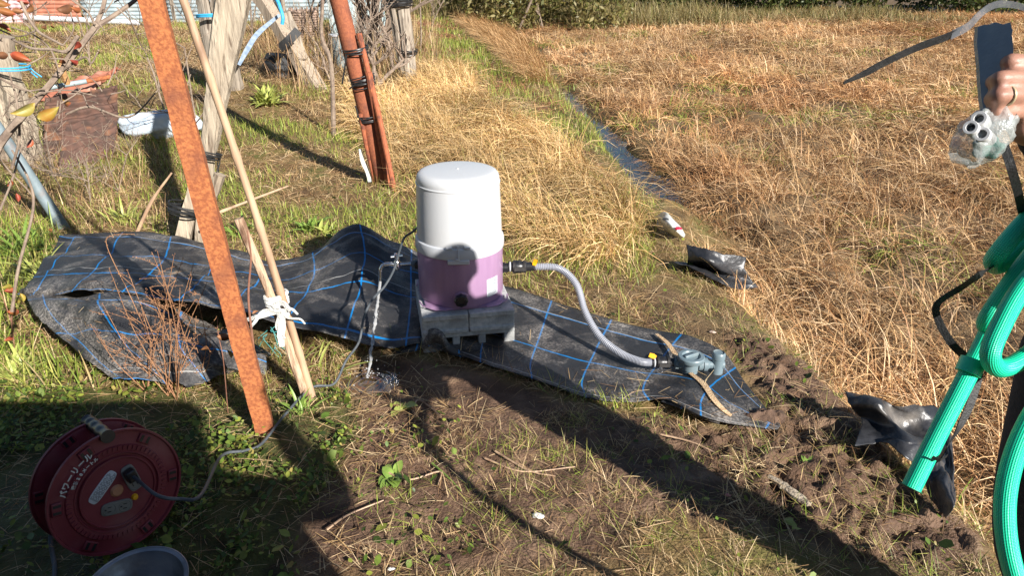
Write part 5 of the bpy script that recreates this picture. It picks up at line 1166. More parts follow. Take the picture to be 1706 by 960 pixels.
# ------------------------------------------------------------------ cable reel
def reel():
    c = K(197, 820, 1.93); n = Vector((.78, -.60, .13)).normalized()
    g = c.copy(); g.z = 0; o = empty('cable_reel', (c.x, c.y, .0), 'dark red plastic cable reel with sockets standing in the shaded grass', 'cable reel')
    up = Vector((0, 0, 1)); ez = n; ex_ = up.cross(ez).normalized(); ey_ = ez.cross(ex_)     # ex_: right along the disc, ey_: up along the disc
    M = Matrix(((ex_.x, ey_.x, ez.x, c.x), (ex_.y, ey_.y, ez.y, c.y), (ex_.z, ey_.z, ez.z, c.z), (0, 0, 0, 1)))
    R = .172; M = M @ Matrix.Rotation(rad(-22), 4, 'Z')
    prof = [(0, .0), (.095, .0), (.098, -.004), (.104, -.004), (.107, .0), (.116, .001), (.128, .001), (.130, -.003), (.150, -.006), (.164, -.006), (.167, .001), (.172, .001), (.173, -.006), (.170, -.012), (.150, -.014), (.05, -.014), (0, -.014)]
    fr = MB().lathe(prof, 96, M).build('front_disc', M_redreel, o, angle=25)
    M2 = M @ Matrix.Translation((0, 0, -.105))
    bk = MB().lathe([(0, .0), (.150, .0), (.165, -.004), (.172, -.002), (.173, -.010), (.168, -.014), (0, -.016)], 96, M2).build('back_disc', M_redreel, o, angle=25)
    MB().lathe([(.085, -.012), (.085, -.105)], 48, M).build('drum', M_redreel, o)
    w = MB()
    for k in range(6):
        z = -.02-.0135*k; w.tube([M @ Vector(((.118+.006*math.sin(k*3))*math.cos(a), (.118+.006*math.sin(k*3))*math.sin(a), z+.004*math.sin(a*2+k))) for a in np.linspace(0, 2*PI, 60)], .0068, 8, cap=False)
    w.build('wound_cable', M_cable, o)
    # raised ribs around the hub and slotted bosses near the rim
    r = MB()
    for k in range(60):
        a = 2*PI*k/60
        r.box((.122*math.cos(a), .122*math.sin(a), .0025), (.011, .0042, .004), M, Matrix.Rotation(a, 3, 'Z'))
    r.tube([M @ Vector((.096*math.cos(a), .096*math.sin(a), .002)) for a in np.linspace(0, 2*PI, 70)], .0028, 6, cap=False); r.tube([M @ Vector((.108*math.cos(a), .108*math.sin(a), .001)) for a in np.linspace(0, 2*PI, 70)], .002, 6, cap=False)
    r.build('hub_ribs', M_redreel, fr)
    for MM, par, Rr in ((M, fr, .148), (M2, bk, .152)):
        for k in range(6):
            a = rad(8+60*k); bb = MB(); RR = Matrix.Rotation(a, 3, 'Z'); cc = Vector((Rr*math.cos(a), Rr*math.sin(a), -.003))
            bb.box(cc, (.026, .036, .009), MM, RR); q = bb.build('rim_boss', M_redreel, par, bevel=.003)
            sl = MB()
            for s_ in (-.009, .009): sl.box(cc+RR @ Vector((0, s_, .0046)), (.019, .0075, .0016), MM, RR)
            sl.build('slot', M_blackp, q)
    def onf(x, y, z=0): return M @ Vector((x, y, z))
    # label plate, sockets, screw, breaker button
    def plate(w_, h_, z0, z1, cx, cy, ang, m, nm, rr=.45, par=fr):
        N = 40; vs = []
        for z, q in ((z0, 1), (z1, 1), (z1+.0008, .93)):
            for k in range(N):
                a = 2*PI*k/N; p = 4; q_ = 1/((abs(math.cos(a))**p+abs(math.sin(a))**p)**(1/p)); v = Matrix.Rotation(ang, 3, 'Z') @ Vector((w_/2*math.cos(a)*q_*q, h_/2*math.sin(a)*q_*q, 0)); vs.append(M @ Vector((cx+v.x, cy+v.y, z)))
        fs = [(i*N+k, i*N+(k+1) % N, (i+1)*N+(k+1) % N, (i+1)*N+k) for i in range(2) for k in range(N)]+[tuple(2*N+k for k in range(N))]
        return MB().add(vs, fs).build(nm, m, par, angle=30)
    lb = plate(.030, .092, 0, .0022, -.042, .020, rad(-32), M_labelw, 'rating_plate')
    ink = MB(); rn = random.Random(2); Rl = Matrix.Rotation(rad(-32), 3, 'Z')
    for k in range(8):
        x = -.011+k*.0030; y = -.038
        while y < .036: h_ = rn.uniform(.003, .010); v = Rl @ Vector((x, y+h_/2, .0034)); ink.box((-.042+v.x, .020+v.y, .0034), (.0011, h_, .0003), M, Rl); y += h_+.0035
    ink.build('plate_print', M_labelink, lb)
    socks = []
    for cx, cy, ang, nm in ((.030, .034, rad(-60), 'socket'), (.0, -.042, rad(4), 'socket')):
        s = plate(.080, .036, 0, .004, cx, cy, ang, M_gsock, nm); Rr = Matrix.Rotation(ang, 3, 'Z')
        sl = MB(); ring = MB()
        for sx_ in (-.020, .020):
            for sy_ in (-.006, .006): v = Rr @ Vector((sx_, sy_, 0)); sl.box((cx+v.x, cy+v.y, .0052), (.009, .0022, .0012), M, Rr)
            v = Rr @ Vector((sx_-.010, 0, 0)); sl.box((cx+v.x, cy+v.y, .0052), (.004, .004, .0012), M, Rr)
            v = Rr @ Vector((sx_, 0, 0)); ring.tube([onf(cx+v.x+.0155*math.cos(a), cy+v.y+.0155*math.sin(a), .0048) for a in np.linspace(0, 2*PI, 30)], .0010, 5, cap=False)
        sl.build('slot', M_blackp, s); ring.build('socket_rim', M_gsock, s)
    MB().lathe([(0, .006), (.012, .006), (.016, .003), (.017, 0)], 24, M @ Matrix.Translation((-.004, .004, 0))).build('centre_cap', pmat('dull_orange_cap', (.38, .16, .08), (.46, .22, .12), 20, .6), fr)
    MB().lathe([(0, .008), (.007, .007), (.009, 0)], 20, M @ Matrix.Translation((.045, -.022, 0))).build('reset_button', M_yel, fr)
    # moulded writing along the rim
    for txt, rr, a0, size, step, nm in (('パワーリール', .138, 172, .0195, 8.6, 'lettering'), ('電線20メートル', .119, 164, .0105, 5.6, 'lettering')):
        Wm = Matrix.Identity(4); objs = []
        for i, ch in enumerate(txt):
            cu = bpy.data.curves.new('lettering', 'FONT'); cu.body = ch; cu.size = size; cu.align_x = 'CENTER'; cu.align_y = 'CENTER'; cu.extrude = .0006; cu.offset = .0006
            to = bpy.data.objects.new('lettering', cu); C.objects.link(to); cu.materials.append(M_pale)
            a = rad(a0-step*i); zz = .0035 if size > .02 else .0045
            T = M @ Matrix.Translation((rr*math.cos(a), rr*math.sin(a), zz)) @ Matrix.Rotation(a-PI/2, 4, 'Z')
            to.matrix_world = T; objs.append(to)
        bpy.context.view_layer.update(); dg = bpy.context.evaluated_depsgraph_get(); mbt = MB()
        for to in objs:
            me = to.to_mesh() if 0 else bpy.data.meshes.new_from_object(to.evaluated_get(dg))
            mbt.add([v.co for v in me.vertices], [tuple(p.vertices) for p in me.polygons], to.matrix_world); bpy.data.objects.remove(to)
        mbt.build(nm, M_pale, fr, smooth=False)
    # carrying handle and stand
    h0 = M @ Vector((-.055, .186, -.1)); h1 = M @ Vector((-.052, .190, .0)); hd = MB(); N = 24
    hp = spline([K(146, 702, 1.98), K(160, 712, 1.94), K(180, 728, 1.88)], 8)
    hd.tube(hp, [.0165+.0018*math.cos(i*1.6) for i in range(len(hp))], 16); hd.build('grip', M_blackp, o)
    fr_ = MB(); b0 = M @ Vector((-.03, .15, -.118)); fr_.tube(spline([hp[0], hp[0]+Vector((-.02, .03, -.03)), M @ Vector((-.02, .10, -.125)), M @ Vector((0, 0, -.128)), M @ Vector((-.03, -.15, -.128)), M @ Vector((-.05, -.19, -.10))], 8), .007, 10); fr_.build('stand', M_blackp, o)
    # plug
    pc = onf(.022, .046, .022); pl = MB(); Rr = Matrix.Rotation(rad(-60), 3, 'Z'); pl.box((.020, .046, .016), (.030, .024, .028), M, Rr); po_ = pl.build('plug', M_blackp, bevel=.004)
    return o, M, po_
reel_o, RM, plug_o = reel()
bpy.data.objects.remove(plug_o)
def cable():
    a = RM @ Vector((.020, .046, .024)); n = (RM.to_3x3() @ Vector((0, 0, 1)))
    o = empty('power_cable', G(480, 700), 'grey rubber power cable running from the red reel to the pump', 'power cable')
    pl = MB(); Rr = Matrix.Rotation(rad(-60), 3, 'Z'); pl.box((.020, .046, .017), (.034, .026, .026), RM, Rr); pl.build('plug', M_blackp, o, bevel=.004)
    hook = pump_pt(150, .182, .30)
    pts = [a+n*.0, a+n*.012+Vector((.01, -.005, -.002)), K(262, 826, 1.84), K(300, 832, 1.86), K(335, 825, 1.9), G(375, 790)+Vector((0, 0, .07)), G(410, 768)+Vector((0, 0, .04)), G(438, 752)+Vector((0, 0, .03)), G(475, 705)+Vector((0, 0, .03)),
           G(520, 662)+Vector((0, 0, .04)), P(556, 640, .035), L(576, 602, 2.40), L(598, 570, 2.44), L(606, 530, 2.50), L(620, 500, 2.56), L(640, 478, 2.64), L(656, 450, 2.72), L(665, 420, 2.82), L(674, 396, hook.y-.02), L(688, 386, hook.y), hook]
    p = spline(pts, 8); MB().tube(p, .0048, 10).build('cable', M_cable, o)
    MB().tube([hook, p[-2], p[-5]], [.0085, .0078, .0065], 12).build('gland', M_blackp, o)
cable()
g = [K(100, 860, 2.1), G(92, 890)+Vector((0, 0, .05)), G(84, 900)+Vector((0, 0, .02)), G(90, 960)+Vector((0, 0, .02)), G(96, 1050)+Vector((0, 0, .02))]
o = MB().tube(spline([K(92, 790, 2.06), K(86, 850, 2.06), G(88, 915)+Vector((0, 0, .02)), G(93, 960)+Vector((0, 0, .01)), G(80, 1040)+Vector((0, 0, .01))], 8), .0065, 10).build('supply_cord', M_cable); tag(o, 'dusty grey cord hanging down from the back of the red reel', 'cord')
# ------------------------------------------------------------------ metal pan
def pan():
    c = P(229, 1000, .0); c = K(229, 985, 1.70); R_ = .1185; z1 = c.z
    c = P(228, 972, .13); T = Matrix.Translation((c.x, c.y, 0)) @ Matrix.Rotation(rad(4), 4, 'X')
    o = empty('metal_pan', (c.x, c.y, .0), 'dull grey metal pan lying in front of the red reel at the bottom edge', 'pan')
    MB().lathe([(0, .012), (.078, .012), (.084, .018), (.086, .05), (.090, .056), (.094, .060), (.098, .092), (.102, .096), (R_-.010, .128), (R_-.004, .1305), (R_, .130), (R_+.001, .127), (R_-.002, .125), (.100, .088), (.092, .04), (.086, .006), (0, .004)], 96, T).build('bowl', M_alu, o, angle=40)
    MB().tube([T @ Vector(((R_)*math.cos(a), (R_)*math.sin(a), .130)) for a in np.linspace(0, 2*PI, 90)], .0022, 8, cap=False).build('rolled_rim', M_alu, o)
pan()

# ------------------------------------------------------------------ people
def capsule(mb, pts, rs, seg=14, flat=1):
    """tapered limb with round ends"""
    pts = [Vector(p) for p in pts]; P_ = []; R_ = []
    d0 = (pts[0]-pts[1]).normalized(); d1 = (pts[-1]-pts[-2]).normalized()
    for a in (80, 55, 28): P_.append(pts[0]+d0*rs[0]*math.sin(rad(a))); R_.append(rs[0]*math.cos(rad(a)))
    n = len(pts); k = 5
    sp_ = spline(pts, k) if n > 2 else [pts[0].lerp(pts[1], i/k) for i in range(k+1)]
    rr = np.interp(np.linspace(0, n-1, len(sp_)), range(n), rs); P_ += sp_; R_ += list(rr)
    for a in (28, 55, 80): P_.append(pts[-1]+d1*rs[-1]*math.sin(rad(a))); R_.append(rs[-1]*math.cos(rad(a)))
    mb.tube(P_, R_, seg, flat=flat)
def ellipsoid(mb, c, r, R=None, seg=20, fn=None):
    vs = []; n = seg; m_ = seg*2; R = R or Matrix.Identity(3)
    vs.append(Vector(c)+R @ Vector((0, 0, -r[2])))
    for i in range(1, n):
        t = PI*i/n
        for k in range(m_):
            a = 2*PI*k/m_; v = Vector((r[0]*math.sin(t)*math.cos(a), r[1]*math.sin(t)*math.sin(a), -r[2]*math.cos(t)))
            if fn: v = fn(v)
            vs.append(Vector(c)+R @ v)
    vs.append(Vector(c)+R @ Vector((0, 0, r[2])))
    fs = [(0, 1+(k+1) % m_, 1+k) for k in range(m_)]+[(1+(i*m_)+k, 1+(i*m_)+(k+1) % m_, 1+((i+1)*m_)+(k+1) % m_, 1+((i+1)*m_)+k) for i in range(n-2) for k in range(m_)]
    e = len(vs)-1; fs += [(e, 1+(n-2)*m_+k, 1+(n-2)*m_+(k+1) % m_) for k in range(m_)]
    mb.add(vs, fs)
def fuse(o, vox, smooth_it=3):
    r = o.modifiers.new('fuse', 'REMESH'); r.mode = 'VOXEL'; r.voxel_size = vox; r.use_smooth_shade = True
    s = o.modifiers.new('soften', 'SMOOTH'); s.iterations = smooth_it; s.factor = .5
def default_hand(mb, wrist, d, nrm, s=1.0, side=1):
    """relaxed hand: d towards the fingertips, nrm out of the back of the hand"""
    d = Vector(d).normalized(); nrm = Vector(nrm); nrm = (nrm-d*nrm.dot(d)).normalized(); w = d.cross(nrm)*side
    for i, (o_, l_) in enumerate(((-.030, .072), (-.010, .080), (.011, .075), (.031, .058))):
        k = wrist+d*.088*s+w*o_*s; capsule(mb, [wrist+d*.01+w*o_*.5, k], [.016*s, .0125*s], 10)
        capsule(mb, [k, k+(d*.95-nrm*.25)*l_*.45*s, k+(d*.75-nrm*.6)*l_*.72*s, k+(d*.5-nrm*.85)*l_*.95*s], [.0095*s, .009*s, .0082*s, .007*s], 10)
    t0 = wrist+d*.02-w*.028; capsule(mb, [t0, t0+(d*.5-w*.8)*.035, t0+(d*.8-w*.75-nrm*.2)*.062, t0+(d-w*.6-nrm*.35)*.082], [.015, .0125, .0105, .009], 10)
def person(name, label, J, face, vox, hands=None, jm=None, tm=None, hoodless=True):
    """J: joint positions. body is one fused skin; clothes, boots and hair are its children"""
    b = MB(); F = Vector(face).normalized(); S = F.cross(Vector((0, 0, 1))).normalized()      # S points to the person's right
    ell = ellipsoid
    for sd in ('l', 'r'):
        capsule(b, [J['sh_'+sd], J['el_'+sd]], [.046, .038]); capsule(b, [J['el_'+sd], J['el_'+sd].lerp(J['wr_'+sd], .35), J['wr_'+sd]], [.037, .036, .026])
        capsule(b, [J['hip_'+sd], J['kn_'+sd]], [.082, .056]); capsule(b, [J['kn_'+sd], J['kn_'+sd].lerp(J['an_'+sd], .35), J['an_'+sd]], [.054, .056, .036])
        capsule(b, [J['an_'+sd]-F*.03+Vector((0, 0, -.03)), J['an_'+sd]+F*.14+Vector((0, 0, -.05))], [.036, .034])
    capsule(b, [J['pelvis'], J['waist'], J['chest'], J['chest']+Vector((0, 0, .09))], [.12, .115, .125, .09], 18); capsule(b, [J['sh_l'], J['chest']+Vector((0, 0, .13)), J['sh_r']], [.055, .07, .055])
    capsule(b, [J['hip_l'], J['pelvis'], J['hip_r']], [.08, .1, .08]); capsule(b, [J['chest']+Vector((0, 0, .12)), J['head']+Vector((0, 0, -.09))], [.058, .052])
    R = Matrix((S, F, Vector((0, 0, 1)))).transposed(); hc = J['head']
    def skull(v):
        if v.z < 0: k = 1-.28*min(1, -v.z/.11); v = Vector((v.x*k, v.y*(1-.10*min(1, -v.z/.11))+(.010 if v.y > 0 else 0), v.z))
        if v.y > .06 and abs(v.x) < .05 and .0 < v.z < .03: v.y -= .006
        return v
    ell(b, hc, (.075, .093, .112), R, 24, skull)
    q = lambda x, y, z: hc+R @ Vector((x, y, z))
    capsule(b, [q(0, .090, .018), q(0, .104, -.014), q(0, .109, -.026)], [.009, .012, .014]); capsule(b, [q(-.022, .086, -.056), q(0, .094, -.058), q(.022, .086, -.056)], [.006, .0085, .006]); capsule(b, [q(-.02, .075, -.092), q(.02, .075, -.092)], [.018, .018])
    for s_ in (-1, 1): ell(b, q(s_*.077, -.005, -.008), (.010, .018, .031), R, 8); ell(b, q(s_*.031, .082, .010), (.0145, .010, .010), R, 8); capsule(b, [q(s_*.015, .094, .030), q(s_*.045, .083, .030)], [.006, .005])
    if hands: hands(b)
    else:
        for sd, s_ in (('l', -1), ('r', 1)): d = (J['wr_'+sd]-J['el_'+sd]).normalized(); default_hand(b, J['wr_'+sd], d, S*s_, side=s_)
    body = b.build('body', M_skin, None, angle=180); tagd = body
    body.name = name; tag(body, label, 'person'); loc = body.location.copy(); fuse(body, vox)
    def child(nm, mb, m, v, it=3):
        o = mb.build(nm, m, body, angle=180); fuse(o, v, it); return o
    tr = MB(); ja = MB(); bo = MB(); ha = MB()
    for sd in ('l', 'r'):
        hipo = J['hip_'+sd]; capsule(tr, [hipo+Vector((0, 0, .03)), J['kn_'+sd], J['kn_'+sd].lerp(J['an_'+sd], .7)], [.102, .078, .066], 18)
        capsule(ja, [J['sh_'+sd], J['el_'+sd], J['el_'+sd].lerp(J['wr_'+sd], .5), J['wr_'+sd].lerp(J['el_'+sd], .0 if hands and sd == 'l' else .09)], [.070, .058, .052, .041], 18)
        an = J['an_'+sd]; capsule(bo, [J['kn_'+sd].lerp(an, .45), an, an+Vector((0, 0, -.02))], [.07, .056, .052], 18); capsule(bo, [an-F*.04+Vector((0, 0, -.045)), an+F*.10+Vector((0, 0, -.055)), an+F*.165+Vector((0, 0, -.062))], [.046, .046, .036], 18)
    capsule(tr, [J['hip_l'], J['pelvis'], J['hip_r']], [.10, .13, .10]); capsule(tr, [J['pelvis'], J['waist']], [.142, .135], 20)
    capsule(ja, [J['pelvis']+Vector((0, 0, .02)), J['waist'], J['chest'], J['chest']+Vector((0, 0, .11))], [.150, .150, .150, .105], 22); capsule(ja, [J['sh_l'], J['chest']+Vector((0, 0, .125)), J['sh_r']], [.074, .086, .074]); capsule(ja, [J['chest']+Vector((0, 0, .14)), J['chest']+Vector((0, 0, .19))], [.075, .070])
    child('trousers', tr, tm or M_navy, .012); child('jacket', ja, jm or M_jack, .010); child('boots', bo, M_boot, .010)
    ell(ha, hc+R @ Vector((0, -.014, .022)), (.084, .098, .104), R, 20, lambda v: Vector((v.x, v.y*(.70 if v.y > 0 else 1), v.z if v.z > -.05 else -.05)))
    child('hair', ha, M_hair, .008)
    for s_ in (-1, 1): e = MB(); ell(e, q(s_*.031, .0885, .010), (.0085, .005, .0055), R, 8); e.build('eye', M_blackp, body)
    return body
def V3(*a): return Vector(a)
# the helper who holds the hose and fittings at the right edge
HK = dict(pelvis=V3(1.11, 1.11, .84), waist=V3(1.11, 1.10, .96), chest=V3(1.11, 1.09, 1.12), head=V3(1.12, 1.07, 1.49),
          sh_l=V3(.98, .99, 1.25), el_l=V3(.94, .86, 1.06), wr_l=K(1748, 218, .985), sh_r=V3(1.25, 1.20, 1.25), el_r=V3(1.20, .98, 1.04), wr_r=V3(.98, .93, 1.14),
          hip_l=V3(1.035, 1.13, .82), hip_r=V3(1.19, 1.06, .82), kn_l=V3(1.085, 1.15, .43), kn_r=V3(1.25, 1.05, .43), an_l=V3(1.23, 1.12, .02), an_r=V3(1.36, 1.00, .02))
gzp = gz(1.1, 1.06); 
for k in ('an_l', 'an_r'): HK[k].z = gz(HK[k].x, HK[k].y)+.095
for k in ('kn_l', 'kn_r'): HK[k].z += (gzp)*.5
def helper_hand(b):
    W = HK['wr_l']; capsule(b, [HK['el_l'].lerp(W, .7), W], [.030, .027])
    mc = [K(1716, 108, .925), K(1712, 134, .915), K(1712, 160, .918), K(1712, 184, .93)]
    pip = [K(1684, 103, .915), K(1667, 131, .902), K(1664, 160, .902), K(1661, 189, .915)]
    dip = [K(1668, 112, .955), K(1652, 138, .948), K(1650, 166, .945), K(1650, 192, .95)]
    tipf = [K(1690, 116, .985), K(1680, 141, .985), K(1678, 168, .982), K(1678, 192, .98)]
    for i in range(4):
        capsule(b, [mc[i], mc[i].lerp(pip[i], .5)+V3(0, -.0025, .0015), pip[i]], [.0128, .0108, .0112][:3], 14)
        capsule(b, [pip[i], pip[i].lerp(dip[i], .5)+V3(-.0012, 0, 0), dip[i]], [.0108, .0098, .0096], 14); capsule(b, [dip[i], tipf[i]], [.0096, .0082], 14)
        capsule(b, [mc[i], mc[i].lerp(W, .5), W], [.0135, .018, .021], 14)
    capsule(b, [K(1706, 200, .94), K(1712, 216, .95), W], [.017, .021, .024], 14); capsule(b, [K(1715, 190, .945), K(1690, 203, .955)], [.018, .014], 14)
    capsule(b, [W, K(1738, 150, 1.0), K(1712, 118, 1.005), K(1690, 110, .998)], [.021, .017, .0125, .0105], 14)
    default_hand(b, HK['wr_r'], V3(-.8, .5, .1), V3(-.2, -.6, .8), side=1)
helper = person('person', 'person at the right edge in black jacket holding green hose, grey strip and bag', HK, (-.62, .78, 0), .0042, helper_hand)
rg = MB(); c0 = K(1712, 160, .918); c1 = K(1664, 160, .902); ax = (c0-c1).normalized(); e1 = ax.orthogonal().normalized(); e2 = ax.cross(e1); cc = c1.lerp(c0, .24)+V3(0, -.0012, .0007)
rg.tube([cc+e1*math.cos(a)*.0116+e2*math.sin(a)*.0116 for a in np.linspace(0, 2*PI, 40)], .0019, 8, cap=False); rg.build('finger_ring', M_gold, helper)
# unseen onlooker put behind the eye, posed to shape the lower left shadow
OX, OY = .74, -.22
OJ = dict(pelvis=V3(OX, OY, .90), waist=V3(OX, OY, 1.06), chest=V3(OX, OY, 1.25), head=V3(OX-.02, OY+.03, 1.58), sh_l=V3(OX-.17, OY, 1.38), el_l=V3(OX-.24, OY+.02, 1.12), wr_l=V3(OX-.20, OY+.16, .95), sh_r=V3(OX+.17, OY, 1.38), el_r=V3(OX+.33, OY+.04, 1.38), wr_r=V3(OX+.26, OY+.16, 1.56),
          hip_l=V3(OX-.09, OY, .88), hip_r=V3(OX+.09, OY, .88), kn_l=V3(OX-.10, OY+.02, .48), kn_r=V3(OX+.10, OY+.02, .48), an_l=V3(OX-.10, OY, .09), an_r=V3(OX+.10, OY, .09))
person('person', 'unseen onlooker in dark work clothes behind the camera, arm raised to shape the lower left shadow', OJ, (-.3, .95, 0), .009)
# invented shed behind the camera, added so its eave shades the lower left
sd = empty('shadow_shed', (-1.6, -1.6, 0), 'low flat roofed shed added unseen behind the camera to cast the lower left shadow', 'shed')
corr = MB(); corr.box((-2.14, -1.62, .95), (6.4, 1.9, 1.9)); corr.build('wall', M_shed, sd, bevel=.01)
MB().box((-2.14, -1.58, 1.95), (6.6, 2.1, .09)).build('roof', M_corred, sd, bevel=.01)
MB().box((-2.6, -.655, .93), (.85, .04, 1.78)).build('door', M_greyw, sd, bevel=.005); MB().box((-.3, -.655, 1.25), (.8, .04, .6)).build('window', M_blackp, sd, bevel=.005)

# ------------------------------------------------------------------ things in the helper's hands
def slab():
    random.seed(9); pl = []
    L0 = [(1629, 44), (1640, 41), (1652, 40), (1660, 36), (1672, 40), (1684, 37), (1687, 50), (1686, 64), (1689, 80), (1689, 110), (1691, 150), (1694, 192), (1665, 194), (1638, 190), (1634, 150), (1631, 110), (1629, 80), (1628, 60)]
    pts = []
    for (a, b_) in zip(L0, L0[1:]+L0[:1]):
        for t in (0, .33, .66): pts.append((a[0]+(b_[0]-a[0])*t+random.uniform(-.8, .8), a[1]+(b_[1]-a[1])*t+random.uniform(-.8, .8)))
    n = len(pts); f = [K(u, v, .948-.0006*(u-1629)) for u, v in pts]; bk = [K(u, v, .948-.0006*(u-1629)) + V3(.002, .010, -.002) for u, v in pts]
    cF = sum(f, Vector())/n; cB = sum(bk, Vector())/n
    o = empty('grey_strip', f[0], 'flat slate grey foam strip with torn edges gripped in the fist', 'foam strip')
    MB().add(f+[cF], [(i, (i+1) % n, n) for i in range(n)]).build('face', M_slate, o, smooth=False)
    MB().add(f+bk+[cB], [(i, (i+1) % n, n+(i+1) % n, n+i) for i in range(n)]+[(n+(i+1) % n, n+i, 2*n) for i in range(n)]).build('torn_edge', M_slatee, o, smooth=False)
slab()
def bag():
    c = K(1640, 226, .93); o = empty('plastic_bag', c, 'crumpled clear plastic bag with white pipe ends hanging under the fist', 'plastic bag')
    vs = []; nr, ns = 26, 44; ph = [random.Random(1).uniform(0, 6) for _ in range(9)]
    for i in range(nr+1):
        t = PI*i/nr
        for k in range(ns):
            a = 2*PI*k/ns; x, y, z = math.sin(t)*math.cos(a), math.sin(t)*math.sin(a), math.cos(t)
            q = 1+.08*math.sin(5*a+3*z+ph[0])+.06*math.sin(9*x+7*z+ph[1])+.045*math.sin(15*z+8*a+ph[2])+.02*math.sin(29*a+11*z)
            vs.append(c+V3((.034*x+.010*z)*q, .026*y*q, .037*z*q))
    m = pmat('clear_bag_film', (.50, .54, .53), (.62, .66, .64), 40, .22, bump=.6, bscale=60, dist=.01); m.node_tree.nodes['Principled BSDF'].inputs['Alpha'].default_value = .42; m.node_tree.nodes['Principled BSDF'].inputs['Specular IOR Level'].default_value = 1.0; m.node_tree.nodes['Principled BSDF'].inputs['Coat Weight'].default_value = .5; m.node_tree.nodes['Principled BSDF'].inputs['Coat Roughness'].default_value = .1
    MB().add(vs, [(i*ns+k, i*ns+(k+1) % ns, (i+1)*ns+(k+1) % ns, (i+1)*ns+k) for i in range(nr) for k in range(ns)]).build('bag_film', m, o, angle=180)
    for u, v, r in ((1631, 197, .0092), (1617, 212, .0088), (1636, 223, .0092)):
        p = K(u, v, .905); d = (K(u+22, v+20, .965)-p).normalized(); A = Matrix.Translation(p) @ d.to_track_quat('Z', 'Y').to_matrix().to_4x4()
        q = MB().lathe([(r*.58, .03), (r*.58, 0), (r*.62, -.001), (r*.95, -.001), (r, 0), (r, .045)], 28, A).build('pipe_end', M_white, o); MB().lathe([(0, .010), (r*.56, .010)], 20, A).build('bore', M_blackp, q)
    g = MB(); ellipsoid(g, c+V3(.012, .004, -.016), (.018, .014, .014), None, 12, lambda v: v*(1+.15*math.sin(v.x*400)+.1*math.sin(v.z*500))); g.build('teal_fitting', pmat('teal_fitting_plastic', (.02, .16, .13), (.04, .22, .18), 30, .4), o)
    t = MB().tube(spline([K(1668, 196, .935), K(1660, 205, .93), K(1652, 212, .93)], 6), [.006, .009, .014], 14, jit=.15).build('bag_neck', m, o)
bag()
def hose_coil():
    o = empty('green_hose', K(1700, 600, .8), 'bright green braided garden hose hanging in loops at the right edge', 'garden hose')
    pts = [(1518, 814, .80), (1560, 728, .80), (1602, 645, .80), (1636, 578, .815), (1672, 500, .83), (1730, 410, .85), (1830, 300, .87), (1900, 260, .86), (1860, 265, .83), (1760, 318, .80), (1702, 376, .79), (1668, 416, .79), (1655, 436, .81), (1668, 440, .835), (1720, 396, .86), (1830, 300, .88),
           (1910, 240, .88), (1880, 260, .84), (1780, 350, .81), (1708, 440, .80), (1660, 508, .80), (1643, 540, .815), (1662, 535, .84), (1730, 450, .87), (1850, 320, .89), (1920, 260, .88), (1890, 290, .82), (1780, 395, .78), (1706, 476, .765), (1665, 548, .76), (1650, 594, .765), (1668, 614, .785), (1712, 592, .80), (1790, 520, .82), (1880, 400, .85),
           (1950, 300, .86), (1960, 380, .82), (1870, 520, .78), (1770, 620, .76), (1716, 700, .75), (1684, 780, .745), (1674, 860, .745), (1688, 950, .75), (1730, 1060, .77), (1800, 1180, .80), (1900, 1280, .84)]
    p = spline([K(u if u < 1800 else 1800+(u-1800)*.45, v, k*1.38) for u, v, k in pts], 10)
    n = len(p); seg = 20
    mb = MB().tube(p, .0140, seg, cap=False); vs = mb.v; fs = mb.f
    A = np.array([tuple(v) for v in vs]); F = np.array(fs); 
    # UV: along / around, so the braid follows the hose
    me = bpy.data.meshes.new('hose'); me.from_pydata([tuple(v) for v in vs], [], fs); l = me.uv_layers.new(name='UVMap'); uv = []
    d = [0]
    for a, b_ in zip(p, p[1:]): d.append(d[-1]+(b_-a).length)
    for (i, k) in [(i, k) for i in range(n-1) for k in range(seg)]: uv += [d[i], k/seg, d[i], (k+1)/seg, d[i+1], (k+1)/seg, d[i+1], k/seg]
    l.data.foreach_set('uv', uv); me.polygons.foreach_set('use_smooth', [True]*len(me.polygons))
    m = bpy.data.materials.new('green_braided_hose'); m.use_nodes = True; nt = m.node_tree; lk = nt.links.new; b = nt.nodes['Principled BSDF']
    u_ = nd(nt, 'ShaderNodeUVMap'); sx = nd(nt, 'ShaderNodeSeparateXYZ'); lk(u_.outputs[0], sx.inputs[0])
    def Mt(op, a, c=None):
        q = nd(nt, 'ShaderNodeMath', operation=op)
        for i, z in enumerate((a, c)):
            if z is None: continue
            if hasattr(z, 'links'): lk(z, q.inputs[i])
            else: q.inputs[i].default_value = z
        return q.outputs[0]
    al = Mt('MULTIPLY', sx.outputs[0], 1500.); ar = Mt('MULTIPLY', sx.outputs[1], 2*PI*14)
    w = Mt('MULTIPLY', Mt('SINE', Mt('ADD', al, ar)), Mt('SINE', Mt('SUBTRACT', al, ar)))
    mr = nd(nt, 'ShaderNodeMapRange'); lk(w, mr.inputs[0]); mr.inputs[1].default_value = -.6; mr.inputs[2].default_value = .8
    mx = nd(nt, 'ShaderNodeMix', data_type='RGBA'); lk(mr.outputs[0], mx.inputs[0]); mx.inputs[6].default_value = (.0, .50, .27, 1); mx.inputs[7].default_value = (.03, .78, .46, 1); lk(mx.outputs[2], b.inputs['Base Color'])
    b.inputs['Roughness'].default_value = .32; b.inputs['Subsurface Weight'].default_value = .1; b.inputs['Subsurface Radius'].default_value = (.002, .01, .005); bp = nd(nt, 'ShaderNodeBump', Strength=.5, Distance=.001); lk(w, bp.inputs['Height']); lk(bp.outputs[0], b.inputs['Normal'])
    me.materials.append(m); h = bpy.data.objects.new('hose', me); C.objects.link(h); h.parent = o; h.matrix_parent_inverse = parent_world(o).inverted()
